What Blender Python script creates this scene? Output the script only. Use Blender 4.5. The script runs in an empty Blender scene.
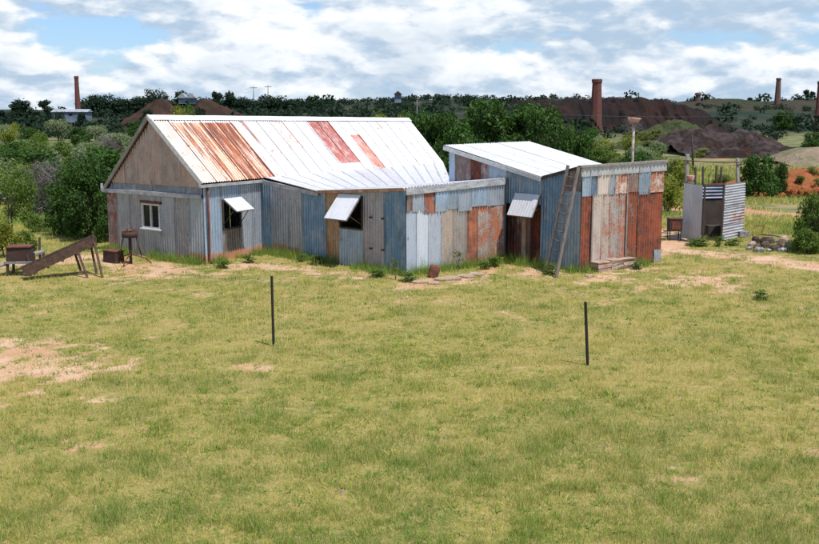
import bpy, math, random
import numpy as np
from mathutils import Vector, Matrix

random.seed(7)
rng = np.random.default_rng(11)
scene = bpy.context.scene
COL = scene.collection

# ------------------------------------------------------------------ camera
F_PX, CX, CY, HORIZON, CAM_H = 1000.0, 409.5, 272.0, 108.0, 4.8
PITCH = math.atan((CY - HORIZON) / F_PX)
cp, sp = math.cos(PITCH), math.sin(PITCH)

def ray(px, py):
    a, b = (px - CX) / F_PX, -(py - CY) / F_PX
    return Vector((a, cp + b * sp, -sp + b * cp))

def G(px, py, z=0.0):
    """ground point seen at a pixel (x, y)"""
    r = ray(px, py); t = (z - CAM_H) / r.z
    return Vector((r.x * t, r.y * t, z))

def P(px, py, Y):
    r = ray(px, py); t = Y / r.y
    return Vector((r.x * t, Y, CAM_H + r.z * t))

def on_line(px, A, B):
    """fraction along ground line A-B seen at column px (evaluated at mid height)"""
    lo, hi = -1.0, 2.0
    def col(s):
        p = A.lerp(B, s); z = 1.2
        d = p.y * cp - (z - CAM_H) * sp
        return CX + F_PX * p.x / d
    for _ in range(50):
        m = (lo + hi) / 2
        if col(m) < px: lo = m
        else: hi = m
    return (lo + hi) / 2

def z_at(py, p):
    """height above ground of pixel row py over the ground point p"""
    r = ray(CX, py)
    return CAM_H + r.z / r.y * p.y

# ------------------------------------------------------------------ materials
def new_mat(name):
    m = bpy.data.materials.new(name); m.use_nodes = True
    nt = m.node_tree
    for n in list(nt.nodes): nt.nodes.remove(n)
    out = nt.nodes.new('ShaderNodeOutputMaterial')
    b = nt.nodes.new('ShaderNodeBsdfPrincipled')
    nt.links.new(b.outputs[0], out.inputs[0])
    return m, nt, b, out

class N:
    def __init__(s, nt): s.nt = nt
    def n(s, t, **k):
        x = s.nt.nodes.new(t)
        for a, v in k.items(): setattr(x, a, v)
        return x
    def put(s, sock, v):
        if hasattr(v, 'links') or isinstance(v, bpy.types.NodeSocket): s.nt.links.new(v, sock)
        else: sock.default_value = v
    def math(s, op, a, b=0.0, c=None, clamp=False):
        x = s.n('ShaderNodeMath', operation=op, use_clamp=clamp)
        s.put(x.inputs[0], a); s.put(x.inputs[1], b)
        if c is not None: s.put(x.inputs[2], c)
        return x.outputs[0]
    def vmul(s, a, b):
        x = s.n('ShaderNodeVectorMath', operation='MULTIPLY'); s.put(x.inputs[0], a); s.put(x.inputs[1], b); return x.outputs[0]
    def vadd(s, a, b):
        x = s.n('ShaderNodeVectorMath', operation='ADD'); s.put(x.inputs[0], a); s.put(x.inputs[1], b); return x.outputs[0]
    def comb(s, x_, y, z):
        x = s.n('ShaderNodeCombineXYZ'); s.put(x.inputs[0], x_); s.put(x.inputs[1], y); s.put(x.inputs[2], z); return x.outputs[0]
    def sep(s, v):
        x = s.n('ShaderNodeSeparateXYZ'); s.put(x.inputs[0], v); return x.outputs
    def noise(s, v, scale=1.0, detail=4.0, rough=0.55, dist=0.0):
        x = s.n('ShaderNodeTexNoise'); s.put(x.inputs['Vector'], v)
        x.inputs['Scale'].default_value = scale; x.inputs['Detail'].default_value = detail
        x.inputs['Roughness'].default_value = rough; x.inputs['Distortion'].default_value = dist
        return x.outputs['Fac']
    def mr(s, v, a, b, c=0.0, d=1.0, smooth=True):
        x = s.n('ShaderNodeMapRange'); x.interpolation_type = 'SMOOTHSTEP' if smooth else 'LINEAR'
        s.put(x.inputs[0], v); s.put(x.inputs[1], a); s.put(x.inputs[2], b); s.put(x.inputs[3], c); s.put(x.inputs[4], d)
        return x.outputs[0]
    def mix(s, f, a, b, bt='MIX'):
        x = s.n('ShaderNodeMix', data_type='RGBA', blend_type=bt)
        s.put(x.inputs[0], f)
        for k, v in ((6, a), (7, b)):
            if isinstance(v, tuple): v = (*v[:3], 1.0)
            s.put(x.inputs[k], v)
        return x.outputs[2]
    def attr(s, name):
        return s.n('ShaderNodeAttribute', attribute_name=name)
    def obj(s): return s.n('ShaderNodeTexCoord').outputs['Object']
    def pos(s): return s.n('ShaderNodeNewGeometry').outputs['Position']
    def rnd(s): return s.n('ShaderNodeObjectInfo').outputs['Random']
    def bump(s, h, strength=0.3, dist=0.02):
        x = s.n('ShaderNodeBump'); s.put(x.inputs['Height'], h)
        x.inputs['Strength'].default_value = strength; x.inputs['Distance'].default_value = dist
        return x.outputs[0]

def simple_mat(name, c1, c2, scale=4.0, rough=0.8, metal=0.0, stretch=(1, 1, 1), bump=0.3, bd=0.01):
    m, nt, b, out = new_mat(name); k = N(nt)
    v = k.vmul(k.obj(), stretch)
    f = k.mr(k.noise(v, scale, 6, 0.6), 0.34, 0.66)
    g = k.noise(v, scale * 6, 3)
    c = k.mix(f, c1, c2)
    c = k.mix(k.mr(g, 0.3, 0.7, 0.0, 0.45), c, tuple(0.55 * (a + d) / 2 for a, d in zip(c1, c2)))
    k.put(b.inputs['Base Color'], c); b.inputs['Roughness'].default_value = rough; b.inputs['Metallic'].default_value = metal
    if bump: k.put(b.inputs['Normal'], k.bump(g, bump, bd))
    return m

def iron_mat():
    m, nt, b, out = new_mat('corrugated_iron'); k = N(nt)
    suv = k.attr('suv').outputs['Vector']; par = k.attr('par').outputs['Color']; tint = k.attr('tint').outputs['Color']
    sx, sy, sh = k.sep(suv); rust, stain, seed = k.sep(par)
    sd = k.math('MULTIPLY', seed, 37.0)
    streak = k.noise(k.comb(k.math('MULTIPLY', sx, 5.0), k.math('MULTIPLY', sy, 0.55), sd), 1.0, 5, 0.6, 0.2)
    blot = k.noise(k.comb(sx, sy, sd), 2.6, 7, 0.68, 0.3)
    fine = k.noise(k.comb(sx, sy, sd), 22.0, 5, 0.7)
    nn = k.math('ADD', k.math('MULTIPLY', streak, 0.20), k.math('ADD', k.math('MULTIPLY', blot, 0.58), k.math('MULTIPLY', fine, 0.22)))
    rs_ = k.noise(k.comb(k.math('MULTIPLY', sx, 9.0), k.math('MULTIPLY', sy, 0.35), sd), 1.0, 6, 0.62, 0.1)
    nroof = k.math('ADD', k.math('MULTIPLY', rs_, 0.72), k.math('ADD', k.math('MULTIPLY', blot, 0.18), k.math('MULTIPLY', fine, 0.10)))
    isr = k.math('MULTIPLY', k.math('GREATER_THAN', sh, 5.0), stain)
    nn = k.math('ADD', k.math('MULTIPLY', nroof, isr), k.math('MULTIPLY', nn, k.math('SUBTRACT', 1.0, isr)))
    nn = k.mr(nn, 0.33, 0.67, 0, 1, False)
    th = k.math('SUBTRACT', 1.0, rust)
    rm = k.mr(nn, k.math('SUBTRACT', th, 0.20), k.math('ADD', th, 0.22))
    rm = k.math('MULTIPLY', rm, k.mr(rust, 0.0, 0.06))
    # earth and rust creeping up from the ground
    low = k.mr(sh, 0.0, 0.75, 1.0, 0.0)
    low = k.math('MULTIPLY', low, stain)
    rm2 = k.mr(k.math('ADD', low, k.math('MULTIPLY', nn, 0.5)), 0.72, 1.05)
    # pale oxide bloom, soot and grime on the zinc
    lum = k.sep(tint)[1]
    clean = k.mr(lum, 0.46, 0.58, 1.0, 0.38)
    bloom = k.mr(k.noise(k.comb(k.math('MULTIPLY', sx, 1.6), k.math('MULTIPLY', sy, 0.9), sd), 2.2, 8, 0.72), 0.44, 0.62)
    c = k.mix(k.math('MULTIPLY', k.math('MULTIPLY', bloom, 0.42), clean), tint, (0.46, 0.47, 0.49))
    grime = k.mr(k.noise(k.comb(k.math('MULTIPLY', sx, 2.6), k.math('MULTIPLY', sy, 1.0), sd), 1.4, 9, 0.76), 0.46, 0.66)
    c = k.mix(k.math('MULTIPLY', k.math('MULTIPLY', grime, 0.36), clean), c, (0.065, 0.06, 0.065))
    c = k.mix(k.math('MULTIPLY', k.mr(fine, 0.42, 0.68, 0.0, 0.30), clean), c, (0.11, 0.10, 0.11))
    edge = k.attr('tint').outputs['Alpha']
    lap = k.mr(k.math('ABSOLUTE', k.math('SUBTRACT', edge, 0.5)), 0.462, 0.49)
    c = k.mix(k.math('MULTIPLY', lap, k.math('MULTIPLY', k.mr(blot, 0.40, 0.62, 0.0, 0.85), k.math('ADD', 0.0, k.math('MULTIPLY', clean, .42)))), c, (0.15, 0.115, 0.10))
    rc = k.mix(k.mr(k.math('ADD', k.math('MULTIPLY', streak, .4), k.math('MULTIPLY', blot, .6)), 0.40, 0.60), (0.095, 0.024, 0.014), (0.42, 0.135, 0.055))
    rc = k.mix(k.mr(fine, 0.45, 0.7, 0, 0.6), rc, (0.20, 0.05, 0.02))
    warm = k.mr(lum, 0.12, 0.46, 0.0, 1.0)
    rc = k.mix(warm, k.mix(1.0, rc, (0.60, 0.42, 0.42), 'MULTIPLY'), rc)
    c = k.mix(k.math('MULTIPLY', rm, 0.94), c, rc)
    c = k.mix(k.math('MULTIPLY', rm2, 0.85), c, (0.42, 0.17, 0.075))
    vor = k.n('ShaderNodeTexVoronoi'); k.put(vor.inputs['Vector'], k.comb(k.math('MULTIPLY', sx, 5.0), k.math('MULTIPLY', sy, 1.6), sd)); vor.inputs['Scale'].default_value = 1.0
    spot = k.mr(vor.outputs['Distance'], 0.05, 0.12, 1.0, 0.0)
    c = k.mix(k.math('MULTIPLY', spot, 0.6), c, (0.12, 0.045, 0.025))
    k.put(b.inputs['Base Color'], c)
    allr = k.math('MAXIMUM', rm, rm2)
    k.put(b.inputs['Metallic'], k.math('MULTIPLY', k.math('MULTIPLY', k.math('SUBTRACT', 1.0, allr), k.math('MULTIPLY', clean, clean)), 0.48))
    k.put(b.inputs['Roughness'], k.math('ADD', 0.36, k.math('MULTIPLY', allr, 0.5)))
    k.put(b.inputs['Normal'], k.bump(fine, 0.25, 0.004))
    return m

IRON = iron_mat()
M = dict(
    grey_timber=simple_mat('weathered_grey_timber', (0.30, 0.28, 0.26), (0.17, 0.15, 0.13), 3, 0.9, 0, (6, 6, 1)),
    brown_timber=simple_mat('old_brown_timber', (0.11, 0.058, 0.036), (0.04, 0.025, 0.018), 3, 0.9, 0, (3, 3, 3)),
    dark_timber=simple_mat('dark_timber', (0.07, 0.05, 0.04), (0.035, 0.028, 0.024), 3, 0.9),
    ladder_timber=simple_mat('ladder_timber', (0.20, 0.17, 0.15), (0.11, 0.09, 0.08), 4, 0.9, 0, (4, 4, 1)),
    pale_timber=simple_mat('painted_pale_timber', (0.46, 0.48, 0.50), (0.26, 0.26, 0.27), 2.5, 0.8, 0, (1.5, 1.5, 4)),
    ochre=simple_mat('ochre_board', (0.34, 0.19, 0.09), (0.24, 0.12, 0.06), 3, 0.85, 0, (5, 5, 1)),
    white_paint=simple_mat('white_window_paint', (0.72, 0.72, 0.70), (0.5, 0.5, 0.48), 9, 0.6),
    rust=simple_mat('deep_rust', (0.19, 0.06, 0.03), (0.07, 0.028, 0.02), 7, 0.9),
    rust_dark=simple_mat('blackened_rust', (0.07, 0.03, 0.022), (0.035, 0.02, 0.018), 9, 0.85),
    rust_bright=simple_mat('orange_rust', (0.42, 0.14, 0.07), (0.55, 0.42, 0.36), 6, 0.85),
    flue=simple_mat('rust_streaked_white_pipe', (0.55, 0.54, 0.52), (0.24, 0.08, 0.045), 3.5, 0.7),
    picket=simple_mat('black_steel_picket', (0.020, 0.019, 0.020), (0.035, 0.028, 0.026), 10, 0.6, 0.3),
    brick=simple_mat('chimney_brick', (0.16, 0.052, 0.040), (0.10, 0.034, 0.028), 0.5, 0.9, 0, (1, 1, 3)),
    brick_pale=simple_mat('soot_grey_brick', (0.15, 0.09, 0.07), (0.09, 0.05, 0.042), 0.5, 0.9, 0, (1, 1, 3)),
    stone=simple_mat('field_stone', (0.42, 0.31, 0.22), (0.28, 0.19, 0.13), 5, 0.95),
    cement=simple_mat('crumbling_cement', (0.44, 0.33, 0.26), (0.26, 0.17, 0.12), 4, 0.95, 0, (1, 1, 3)),
    bark=simple_mat('bark', (0.13, 0.10, 0.075), (0.07, 0.055, 0.042), 5, 0.95, 0, (3, 3, 0.6)),
    pale_bark=simple_mat('pale_dead_wood', (0.33, 0.29, 0.26), (0.20, 0.17, 0.15), 5, 0.95),
    shed_wall=simple_mat('pale_blue_cladding', (0.20, 0.27, 0.33), (0.10, 0.13, 0.16), 0.4, 0.8),
    shed_roof=simple_mat('pale_sheet_roof', (0.33, 0.36, 0.40), (0.22, 0.25, 0.28), 0.4, 0.6),
    wire=simple_mat('wire', (0.16, 0.16, 0.17), (0.10, 0.10, 0.11), 5, 0.6, 0.3),
    tin=simple_mat('scrap_tin', (0.34, 0.34, 0.35), (0.14, 0.10, 0.09), 9, 0.6, 0.3),
)

def glass_mat():
    m, nt, b, out = new_mat('dark_window_glass')
    b.inputs['Base Color'].default_value = (0.012, 0.014, 0.016, 1)
    b.inputs['Roughness'].default_value = 0.12; b.inputs['Specular IOR Level'].default_value = .3
    return m
M['glass'] = glass_mat()

def leaf_mat(name, c1, c2, transl=0.35):
    m, nt, b, out = new_mat(name); k = N(nt)
    lc = k.attr('leafc').outputs['Color']
    f, g, h = k.sep(lc)
    c = k.mix(f, c1, c2)
    c = k.mix(k.math('MULTIPLY', k.rnd(), 0.35), c, tuple(0.6 * a for a in c1))
    k.put(b.inputs['Base Color'], c); b.inputs['Roughness'].default_value = 0.62
    b.inputs['Specular IOR Level'].default_value = 0.04 if 'far' in name else 0.2
    t = k.n('ShaderNodeBsdfTranslucent'); k.put(t.inputs[0], k.mix(0.5, c, (c2[0] * 1.3, c2[1] * 1.4, c2[2] * 0.7)))
    mx = k.n('ShaderNodeMixShader'); mx.inputs[0].default_value = transl
    nt.links.new(b.outputs[0], mx.inputs[1]); nt.links.new(t.outputs[0], mx.inputs[2]); nt.links.new(mx.outputs[0], out.inputs[0])
    return m
LEAF = dict(
    dark=leaf_mat('dark_green_leaves', (0.014, 0.040, 0.008), (0.070, 0.150, 0.020), .22),
    mid=leaf_mat('mid_green_leaves', (0.045, 0.085, 0.016), (0.14, 0.22, 0.035)),
    grey=leaf_mat('grey_green_leaves', (0.12, 0.16, 0.085), (0.27, 0.32, 0.18)),
    olive=leaf_mat('olive_leaves', (0.10, 0.13, 0.035), (0.23, 0.25, 0.07)),
    yellow=leaf_mat('yellow_green_leaves', (0.13, 0.17, 0.022), (0.30, 0.31, 0.05)),
    far=leaf_mat('far_dark_leaves', (0.012, 0.026, 0.016), (0.036, 0.062, 0.034), 0.1),
    twig=leaf_mat('bare_grey_twigs', (0.10, 0.09, 0.085), (0.20, 0.18, 0.165), 0.0),
)

# ------------------------------------------------------------------ mesh helpers
def tag(o, label=None, cat=None, group=None, kind=None):
    if label: o['label'] = label
    if cat: o['category'] = cat
    if group: o['group'] = group
    if kind: o['kind'] = kind
    return o

def empty(name, loc=(0, 0, 0), rz=0.0):
    o = bpy.data.objects.new(name, None); COL.objects.link(o)
    o.location = loc; o.rotation_euler = (0, 0, rz); o.empty_display_size = 0.2
    return o

class MB:
    """collects faces of several materials into ONE mesh, in world space"""
    def __init__(s):
        s.v = []; s.f = []; s.mi = []; s.sm = []; s.mats = []
        s.tint = []; s.par = []; s.suv = []
    def midx(s, m):
        if m not in s.mats: s.mats.append(m)
        return s.mats.index(m)
    def vert(s, p, tint=(0.5, 0.5, 0.5, 0.5), par=(0, 0, 0), suv=(0, 0, 9)):
        s.v.append(tuple(p)); s.tint.append(tint); s.par.append(par); s.suv.append(suv); return len(s.v) - 1
    def face(s, idx, m, smooth=False):
        s.f.append(tuple(idx)); s.mi.append(s.midx(m)); s.sm.append(smooth)
    def poly(s, pts, m, smooth=False):
        s.face([s.vert(p) for p in pts], m, smooth)
    def prism(s, poly_, vec, m):
        """closed solid: a planar polygon swept along vec"""
        vec = Vector(vec); n = len(poly_)
        a = [s.vert(Vector(p)) for p in poly_]; b = [s.vert(Vector(p) + vec) for p in poly_]
        s.face(a[::-1], m); s.face(b, m)
        for i in range(n): s.face([a[i], a[(i + 1) % n], b[(i + 1) % n], b[i]], m)
    def box(s, c, size, m, rot=None, jit=0.0):
        c = Vector(c); R = rot if rot is not None else Matrix.Identity(3)
        vs = []
        for z in (-1, 1):
            for x, y in ((-1, -1), (1, -1), (1, 1), (-1, 1)):
                d = Vector((x * size[0] / 2, y * size[1] / 2, z * size[2] / 2))
                if jit: d += Vector((random.uniform(-jit, jit), random.uniform(-jit, jit), random.uniform(-jit, jit)))
                vs.append(s.vert(c + R @ d))
        for q in ((3, 2, 1, 0), (4, 5, 6, 7), (0, 1, 5, 4), (1, 2, 6, 5), (2, 3, 7, 6), (3, 0, 4, 7)):
            s.face([vs[i] for i in q], m)
    def beam(s, a, b, w, h, m, up=(0, 0, 1)):
        """rectangular bar from a to b; w sideways, h along 'up'"""
        a, b = Vector(a), Vector(b); d = (b - a).normalized(); up = Vector(up)
        side = d.cross(up).normalized(); u2 = side.cross(d).normalized()
        q = [a + side * (i * w / 2) + u2 * (j * h / 2) for i, j in ((-1, -1), (1, -1), (1, 1), (-1, 1))]
        s.prism(q, b - a, m)
    def tube(s, pts, rad, m, n=8, smooth=True, cap=True):
        pts = [Vector(p) for p in pts]
        if not hasattr(rad, '__len__'): rad = [rad] * len(pts)
        rings = []
        for i, p in enumerate(pts):
            d = (pts[min(i + 1, len(pts) - 1)] - pts[max(i - 1, 0)]).normalized()
            ref = Vector((0, 0, 1)) if abs(d.z) < 0.9 else Vector((1, 0, 0))
            x = d.cross(ref).normalized(); y = d.cross(x).normalized()
            rings.append([s.vert(p + (x * math.cos(2 * math.pi * k / n) + y * math.sin(2 * math.pi * k / n)) * rad[i]) for k in range(n)])
        for a, b in zip(rings, rings[1:]):
            for k in range(n): s.face([a[k], b[k], b[(k + 1) % n], a[(k + 1) % n]], m, smooth)
        if cap: s.face(rings[0], m); s.face(rings[-1][::-1], m)
    def lathe(s, c, prof, m, n=16, smooth=True, axis=None):
        c = Vector(c); R = axis if axis is not None else Matrix.Identity(3)
        rings = [[s.vert(c + R @ Vector((r * math.cos(2 * math.pi * k / n), r * math.sin(2 * math.pi * k / n), z))) for k in range(n)] for r, z in prof]
        for a, b in zip(rings, rings[1:]):
            for k in range(n): s.face([a[k], a[(k + 1) % n], b[(k + 1) % n], b[k]], m, smooth)
        s.face(rings[0][::-1], m); s.face(rings[-1], m)
    def corr(s, pfun, nrm, width, length, tint, rust=0.1, stain=0.0, pitch=0.115, amp=0.018, rows=5, hfun=None, warp=0.014, seed=None, m=None, horizontal=False):
        """one corrugated sheet: pfun(s,t) with s across the waves, t along them"""
        seed = random.random() if seed is None else seed
        nw = max(2, round(width / pitch)); ns = nw * 6
        nrm = Vector(nrm); m = m or IRON
        ph = [random.uniform(-1, 1) for _ in range(4)]
        lift = random.uniform(0.0, 0.003)
        idx = []
        for i in range(ns + 1):
            a = i / ns; col = []
            for j in range(rows + 1):
                t = j / rows
                p = Vector(pfun(a, t))
                wob = warp * (ph[0] * math.sin(3.1 * t + ph[1] * 3) + ph[2] * math.sin(4 * a + ph[3] * 3) * t)
                q = p + nrm * (amp * math.cos(2 * math.pi * a * nw) + wob + lift)
                sh = hfun(a, t) if hfun else 9.0
                col.append(s.vert(q, (*tint[:3], a), (rust, stain, seed), (a * width + seed * 50, t * length + seed * 20, sh)))
            idx.append(col)
        for i in range(ns):
            for j in range(rows):
                s.face([idx[i][j], idx[i + 1][j], idx[i + 1][j + 1], idx[i][j + 1]], m, True)
    def build(s, name, parent=None, origin=None, label=None):
        me = bpy.data.meshes.new(name)
        v = np.array(s.v, dtype=np.float64)
        off = np.zeros(3)
        if parent is not None:
            inv = parent.matrix_world.inverted() if False else None
            R = parent['_R'] if '_R' in parent else None
            off = np.array(parent['_base'])
            v = v - off
            a = -parent['_rz']; c_, s_ = math.cos(a), math.sin(a)
            v = np.stack([v[:, 0] * c_ - v[:, 1] * s_, v[:, 0] * s_ + v[:, 1] * c_, v[:, 2]], 1)
        elif origin is not None:
            v = v - np.array(origin)
        me.from_pydata([tuple(x) for x in v], [], s.f)
        for m in s.mats: me.materials.append(m)
        me.polygons.foreach_set('material_index', s.mi); me.polygons.foreach_set('use_smooth', s.sm)
        if IRON in s.mats:
            for nm, arr in (('tint', s.tint), ('par', [(*q, 1.0) for q in s.par])):
                at = me.attributes.new(nm, 'FLOAT_COLOR', 'POINT')
                buf = np.array(arr, np.float32)
                at.data.foreach_set('color', buf.ravel())
            at = me.attributes.new('suv', 'FLOAT_VECTOR', 'POINT')
            at.data.foreach_set('vector', np.array(s.suv, np.float32).ravel())
        me.update()
        o = bpy.data.objects.new(name, me); COL.objects.link(o)
        if parent is not None: o.parent = parent if not parent.get('_part') else parent
        elif origin is not None: o.location = origin
        if label: o['label'] = label
        return o

class Thing:
    """an Empty at the base of a thing plus world-space mesh parts"""
    def __init__(s, name, loc, label, cat, group=None):
        s.o = empty(name, loc); s.o['_base'] = tuple(loc); s.o['_rz'] = 0.0
        tag(s.o, label, cat, group); s.loc = tuple(loc)
    def part(s, name, mb, label=None, parent=None):
        """parent: another part (its origin equals the thing's origin)"""
        o = mb.build(name, s.o, label=label)
        if parent is not None: o.parent = parent
        return o
THINGS = []
def single(name, mb, loc, label, cat, group=None):
    o = mb.build(name, origin=tuple(loc)); tag(o, label, cat, group); return o

def mesh_np(name, v, f, mat, attrs=None, smooth=False):
    me = bpy.data.meshes.new(name)
    nv, nf, k = len(v), len(f), f.shape[1]
    me.vertices.add(nv); me.vertices.foreach_set('co', v.astype(np.float32).ravel())
    me.loops.add(nf * k); me.loops.foreach_set('vertex_index', f.astype(np.int32).ravel())
    me.polygons.add(nf); me.polygons.foreach_set('loop_start', np.arange(0, nf * k, k, dtype=np.int32))
    me.polygons.foreach_set('loop_total', np.full(nf, k, np.int32))
    me.polygons.foreach_set('use_smooth', np.full(nf, smooth))
    me.materials.append(mat)
    for nm, arr in (attrs or {}).items():
        at = me.attributes.new(nm, 'FLOAT_COLOR', 'POINT')
        buf = np.ones((nv, 4), np.float32); buf[:, :arr.shape[1]] = arr
        at.data.foreach_set('color', buf.ravel())
    me.update(calc_edges=True)
    return me

# ------------------------------------------------------------------ numpy value noise
_perm = np.random.default_rng(3).random((256, 256))
def vnoise(x, y):
    xi = np.floor(x).astype(int); yi = np.floor(y).astype(int); fx = x - xi; fy = y - yi
    fx = fx * fx * (3 - 2 * fx); fy = fy * fy * (3 - 2 * fy)
    g = lambda a, b: _perm[a & 255, b & 255]
    return (g(xi, yi) * (1 - fx) + g(xi + 1, yi) * fx) * (1 - fy) + (g(xi, yi + 1) * (1 - fx) + g(xi + 1, yi + 1) * fx) * fy
def fbm(x, y, o=4, seed=0):
    r = 0; a = 0.5; t = 0
    for i in range(o):
        r = r + a * vnoise(x + 17.3 * i + seed, y + 9.1 * i + seed * 1.7); t += a; a *= 0.5; x = x * 2.03; y = y * 2.03
    return r / t
def sstep(a, b, x):
    t = np.clip((x - a) / (b - a), 0, 1); return t * t * (3 - 2 * t)

# ------------------------------------------------------------------ terrain
PY = np.array([-60, 38, 60, 100, 160, 300, 450, 700, 800, 3000.])
PZ = np.array([0, 0, -1.0, -3.0, -5.0, -6.0, -5.0, 0.0, 0.0, 0.0])
def far_top(x):
    return np.interp(x, [-900, -300, -215, -170, -60, 0, 60, 150, 230, 300, 900],
                        [-1, -1.5, -1, 6.5, 8.0, 9.5, 10.5, 10.0, 9.0, 9.5, 10])
def height(x, y):
    x = np.asarray(x, float); y = np.asarray(y, float)
    base = np.interp(y, PY, PZ)
    f = sstep(400, 720, y)
    z = base + f * far_top(x)
    amp = sstep(42, 120, y) * 0.5 + sstep(150, 500, y) * 1.8
    z = z + amp * (fbm(x / 38.0, y / 38.0, 3, 5) - 0.5) * 2
    z = z + sstep(430, 700, y) * (fbm(x / 60.0 + 3, y / 90.0, 4, 9) - 0.5) * 5
    z = z + 0.05 * (fbm(x / 2.7, y / 2.7, 3, 2) - 0.5) + 0.0 * y
    return z
def H1(x, y): return float(height(np.array([x]), np.array([y]))[0])
def ground_px(px, py, lo=8.0, hi=1500.0):
    """terrain point seen at a pixel"""
    r = ray(px, py); t = lo
    while t < hi:
        x, y, z = r.x * t, r.y * t, CAM_H + r.z * t
        if z < H1(x, y): break
        t *= 1.01
    return Vector((r.x * t, r.y * t, H1(r.x * t, r.y * t)))

def seg_dist(x, y, pts):
    d = np.full(np.shape(x), 1e9)
    for (ax, ay), (bx, by) in zip(pts, pts[1:]):
        vx, vy = bx - ax, by - ay; t = np.clip(((x - ax) * vx + (y - ay) * vy) / (vx * vx + vy * vy), 0, 1)
        d = np.minimum(d, np.hypot(x - ax - t * vx, y - ay - t * vy))
    return d
def gp(*a): return [tuple(G(*q)[:2]) for q in a]
TRACK = gp((600, 268), (655, 249), (690, 252), (730, 256), (775, 261), (830, 270), (900, 282))
TRACK2 = gp((655, 249), (672, 243), (676, 236), (668, 228))
FRONT = gp((60, 262), (110, 262), (160, 268), (210, 275), (250, 266), (300, 270), (360, 279))
FRONT2 = gp((410, 284), (450, 279), (505, 270), (540, 275), (575, 282), (660, 268))
YARD = gp((-30, 272), (30, 262), (90, 258))
SOILS = [(gp((0, 366))[0], 2.5, .85), (gp((60, 372))[0], 1.2, 0.5), (gp((-30, 360))[0], 2.5, 0.9), (gp((160, 272))[0], 1.6, 0.8), (gp((700, 281))[0], 1.6, 0.9),
         (gp((812, 455))[0], .25, 0.12), (gp((535, 268))[0], 1.0, 0.6), (gp((85, 443))[0], 0.35, 0.18), (gp((663, 470))[0], 0.3, 0.15), (gp((262, 368))[0], .5, .16)]
BACKSOIL = [tuple(G(684, 196)[:2]), tuple(G(715, 192)[:2]), tuple(G(745, 200)[:2]), tuple(G(775, 203)[:2]), tuple(G(830, 203)[:2])]
FARTRACK = [(ground_px(590, 171).xy[:]), (ground_px(660, 170).xy[:]), (ground_px(720, 168).xy[:]), (ground_px(830, 166).xy[:])]
def soil_mask(x, y):
    n = fbm(x * 1.3, y * 1.3, 4, 1) - 0.5
    n2 = fbm(x * 4.5, y * 4.5, 3, 4) - 0.5
    m = np.zeros_like(x)
    m = np.maximum(m, 1 - sstep(0.35, 1.25, seg_dist(x, y, TRACK) + 1.3 * n + .6 * n2))
    m = np.maximum(m, 1 - sstep(0.2, 0.9, seg_dist(x, y, TRACK2) + 1.0 * n))
    m = np.maximum(m, 0.85 * (1 - sstep(0.1, 1.1, seg_dist(x, y, FRONT) + 1.9 * n + 1.5 * n2)))
    m = np.maximum(m, 0.85 * (1 - sstep(0.0, 0.8, seg_dist(x, y, FRONT2) + 1.9 * n + 1.5 * n2)))
    m = np.maximum(m, 0.95 * (1 - sstep(0.1, 1.3, seg_dist(x, y, YARD) + 1.6 * n + 1.2 * n2)))
    for (cx_, cy_), rx, ry in SOILS:
        m = np.maximum(m, 0.92 * (1 - sstep(0.3, 1.25, np.hypot((x - cx_) / rx, (y - cy_) / (ry * 2)) + 1.7 * n + 2.6 * n2)))
    # thin bare scatter over the paddock
    m = np.maximum(m, 0.40 * sstep(0.60, 0.74, fbm(x * 2.4 + 30, y * 1.5, 4, 8)) * sstep(9, 16, y))
    m = np.maximum(m, 0.50 * sstep(0.52, 0.68, fbm(x * 2.3 + 3, y * 1.5, 4, 14)) * sstep(17, 24, y) * (1 - sstep(34, 38, y)))
    m = np.maximum(m, 0.7 * (1 - sstep(0.5, 2.5, seg_dist(x, y, FARTRACK) + 3 * n)))
    m = np.maximum(m, 0.95 * (1 - sstep(0.8, 2.8, seg_dist(x, y, BACKSOIL) + 3 * n)))
    far = sstep(45, 60, y) * sstep(0.55, 0.66, fbm(x / 7.0, y / 14.0, 3, 21)) * 0.5
    m = np.maximum(m, far * (1 - sstep(200, 350, y)))
    return np.clip(m, 0, 1)
def dry_mask(x, y):
    a = fbm(x * 0.35, y * 0.35, 4, 6)
    m = 0.7 * sstep(0.36, 0.68, a) + 0.35 * sstep(.5, .66, fbm(x * 1.8, y * 1.8, 3, 27))
    for (px, py, rx, ry) in ((490, 400, 1.6, .8), (650, 370, 2.4, 2.0), (150, 480, 1.2, .8), (620, 330, 2.5, 2), (360, 370, 1.5, .5)):
        c = G(px, py); m = np.maximum(m, 0.95 * np.exp(-(((x - c.x) / rx) ** 2 + ((y - c.y) / ry) ** 2)))
    return np.clip(m, 0, 1)
def lush_mask(x, y):
    return np.clip(0.75 * sstep(0.48, 0.70, fbm(x * 0.9 + 40, y * 1.2, 5, 12)) + .4 * sstep(.55, .7, fbm(x * 2.6, y * 2.6, 3, 19)), 0, 1)

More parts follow.
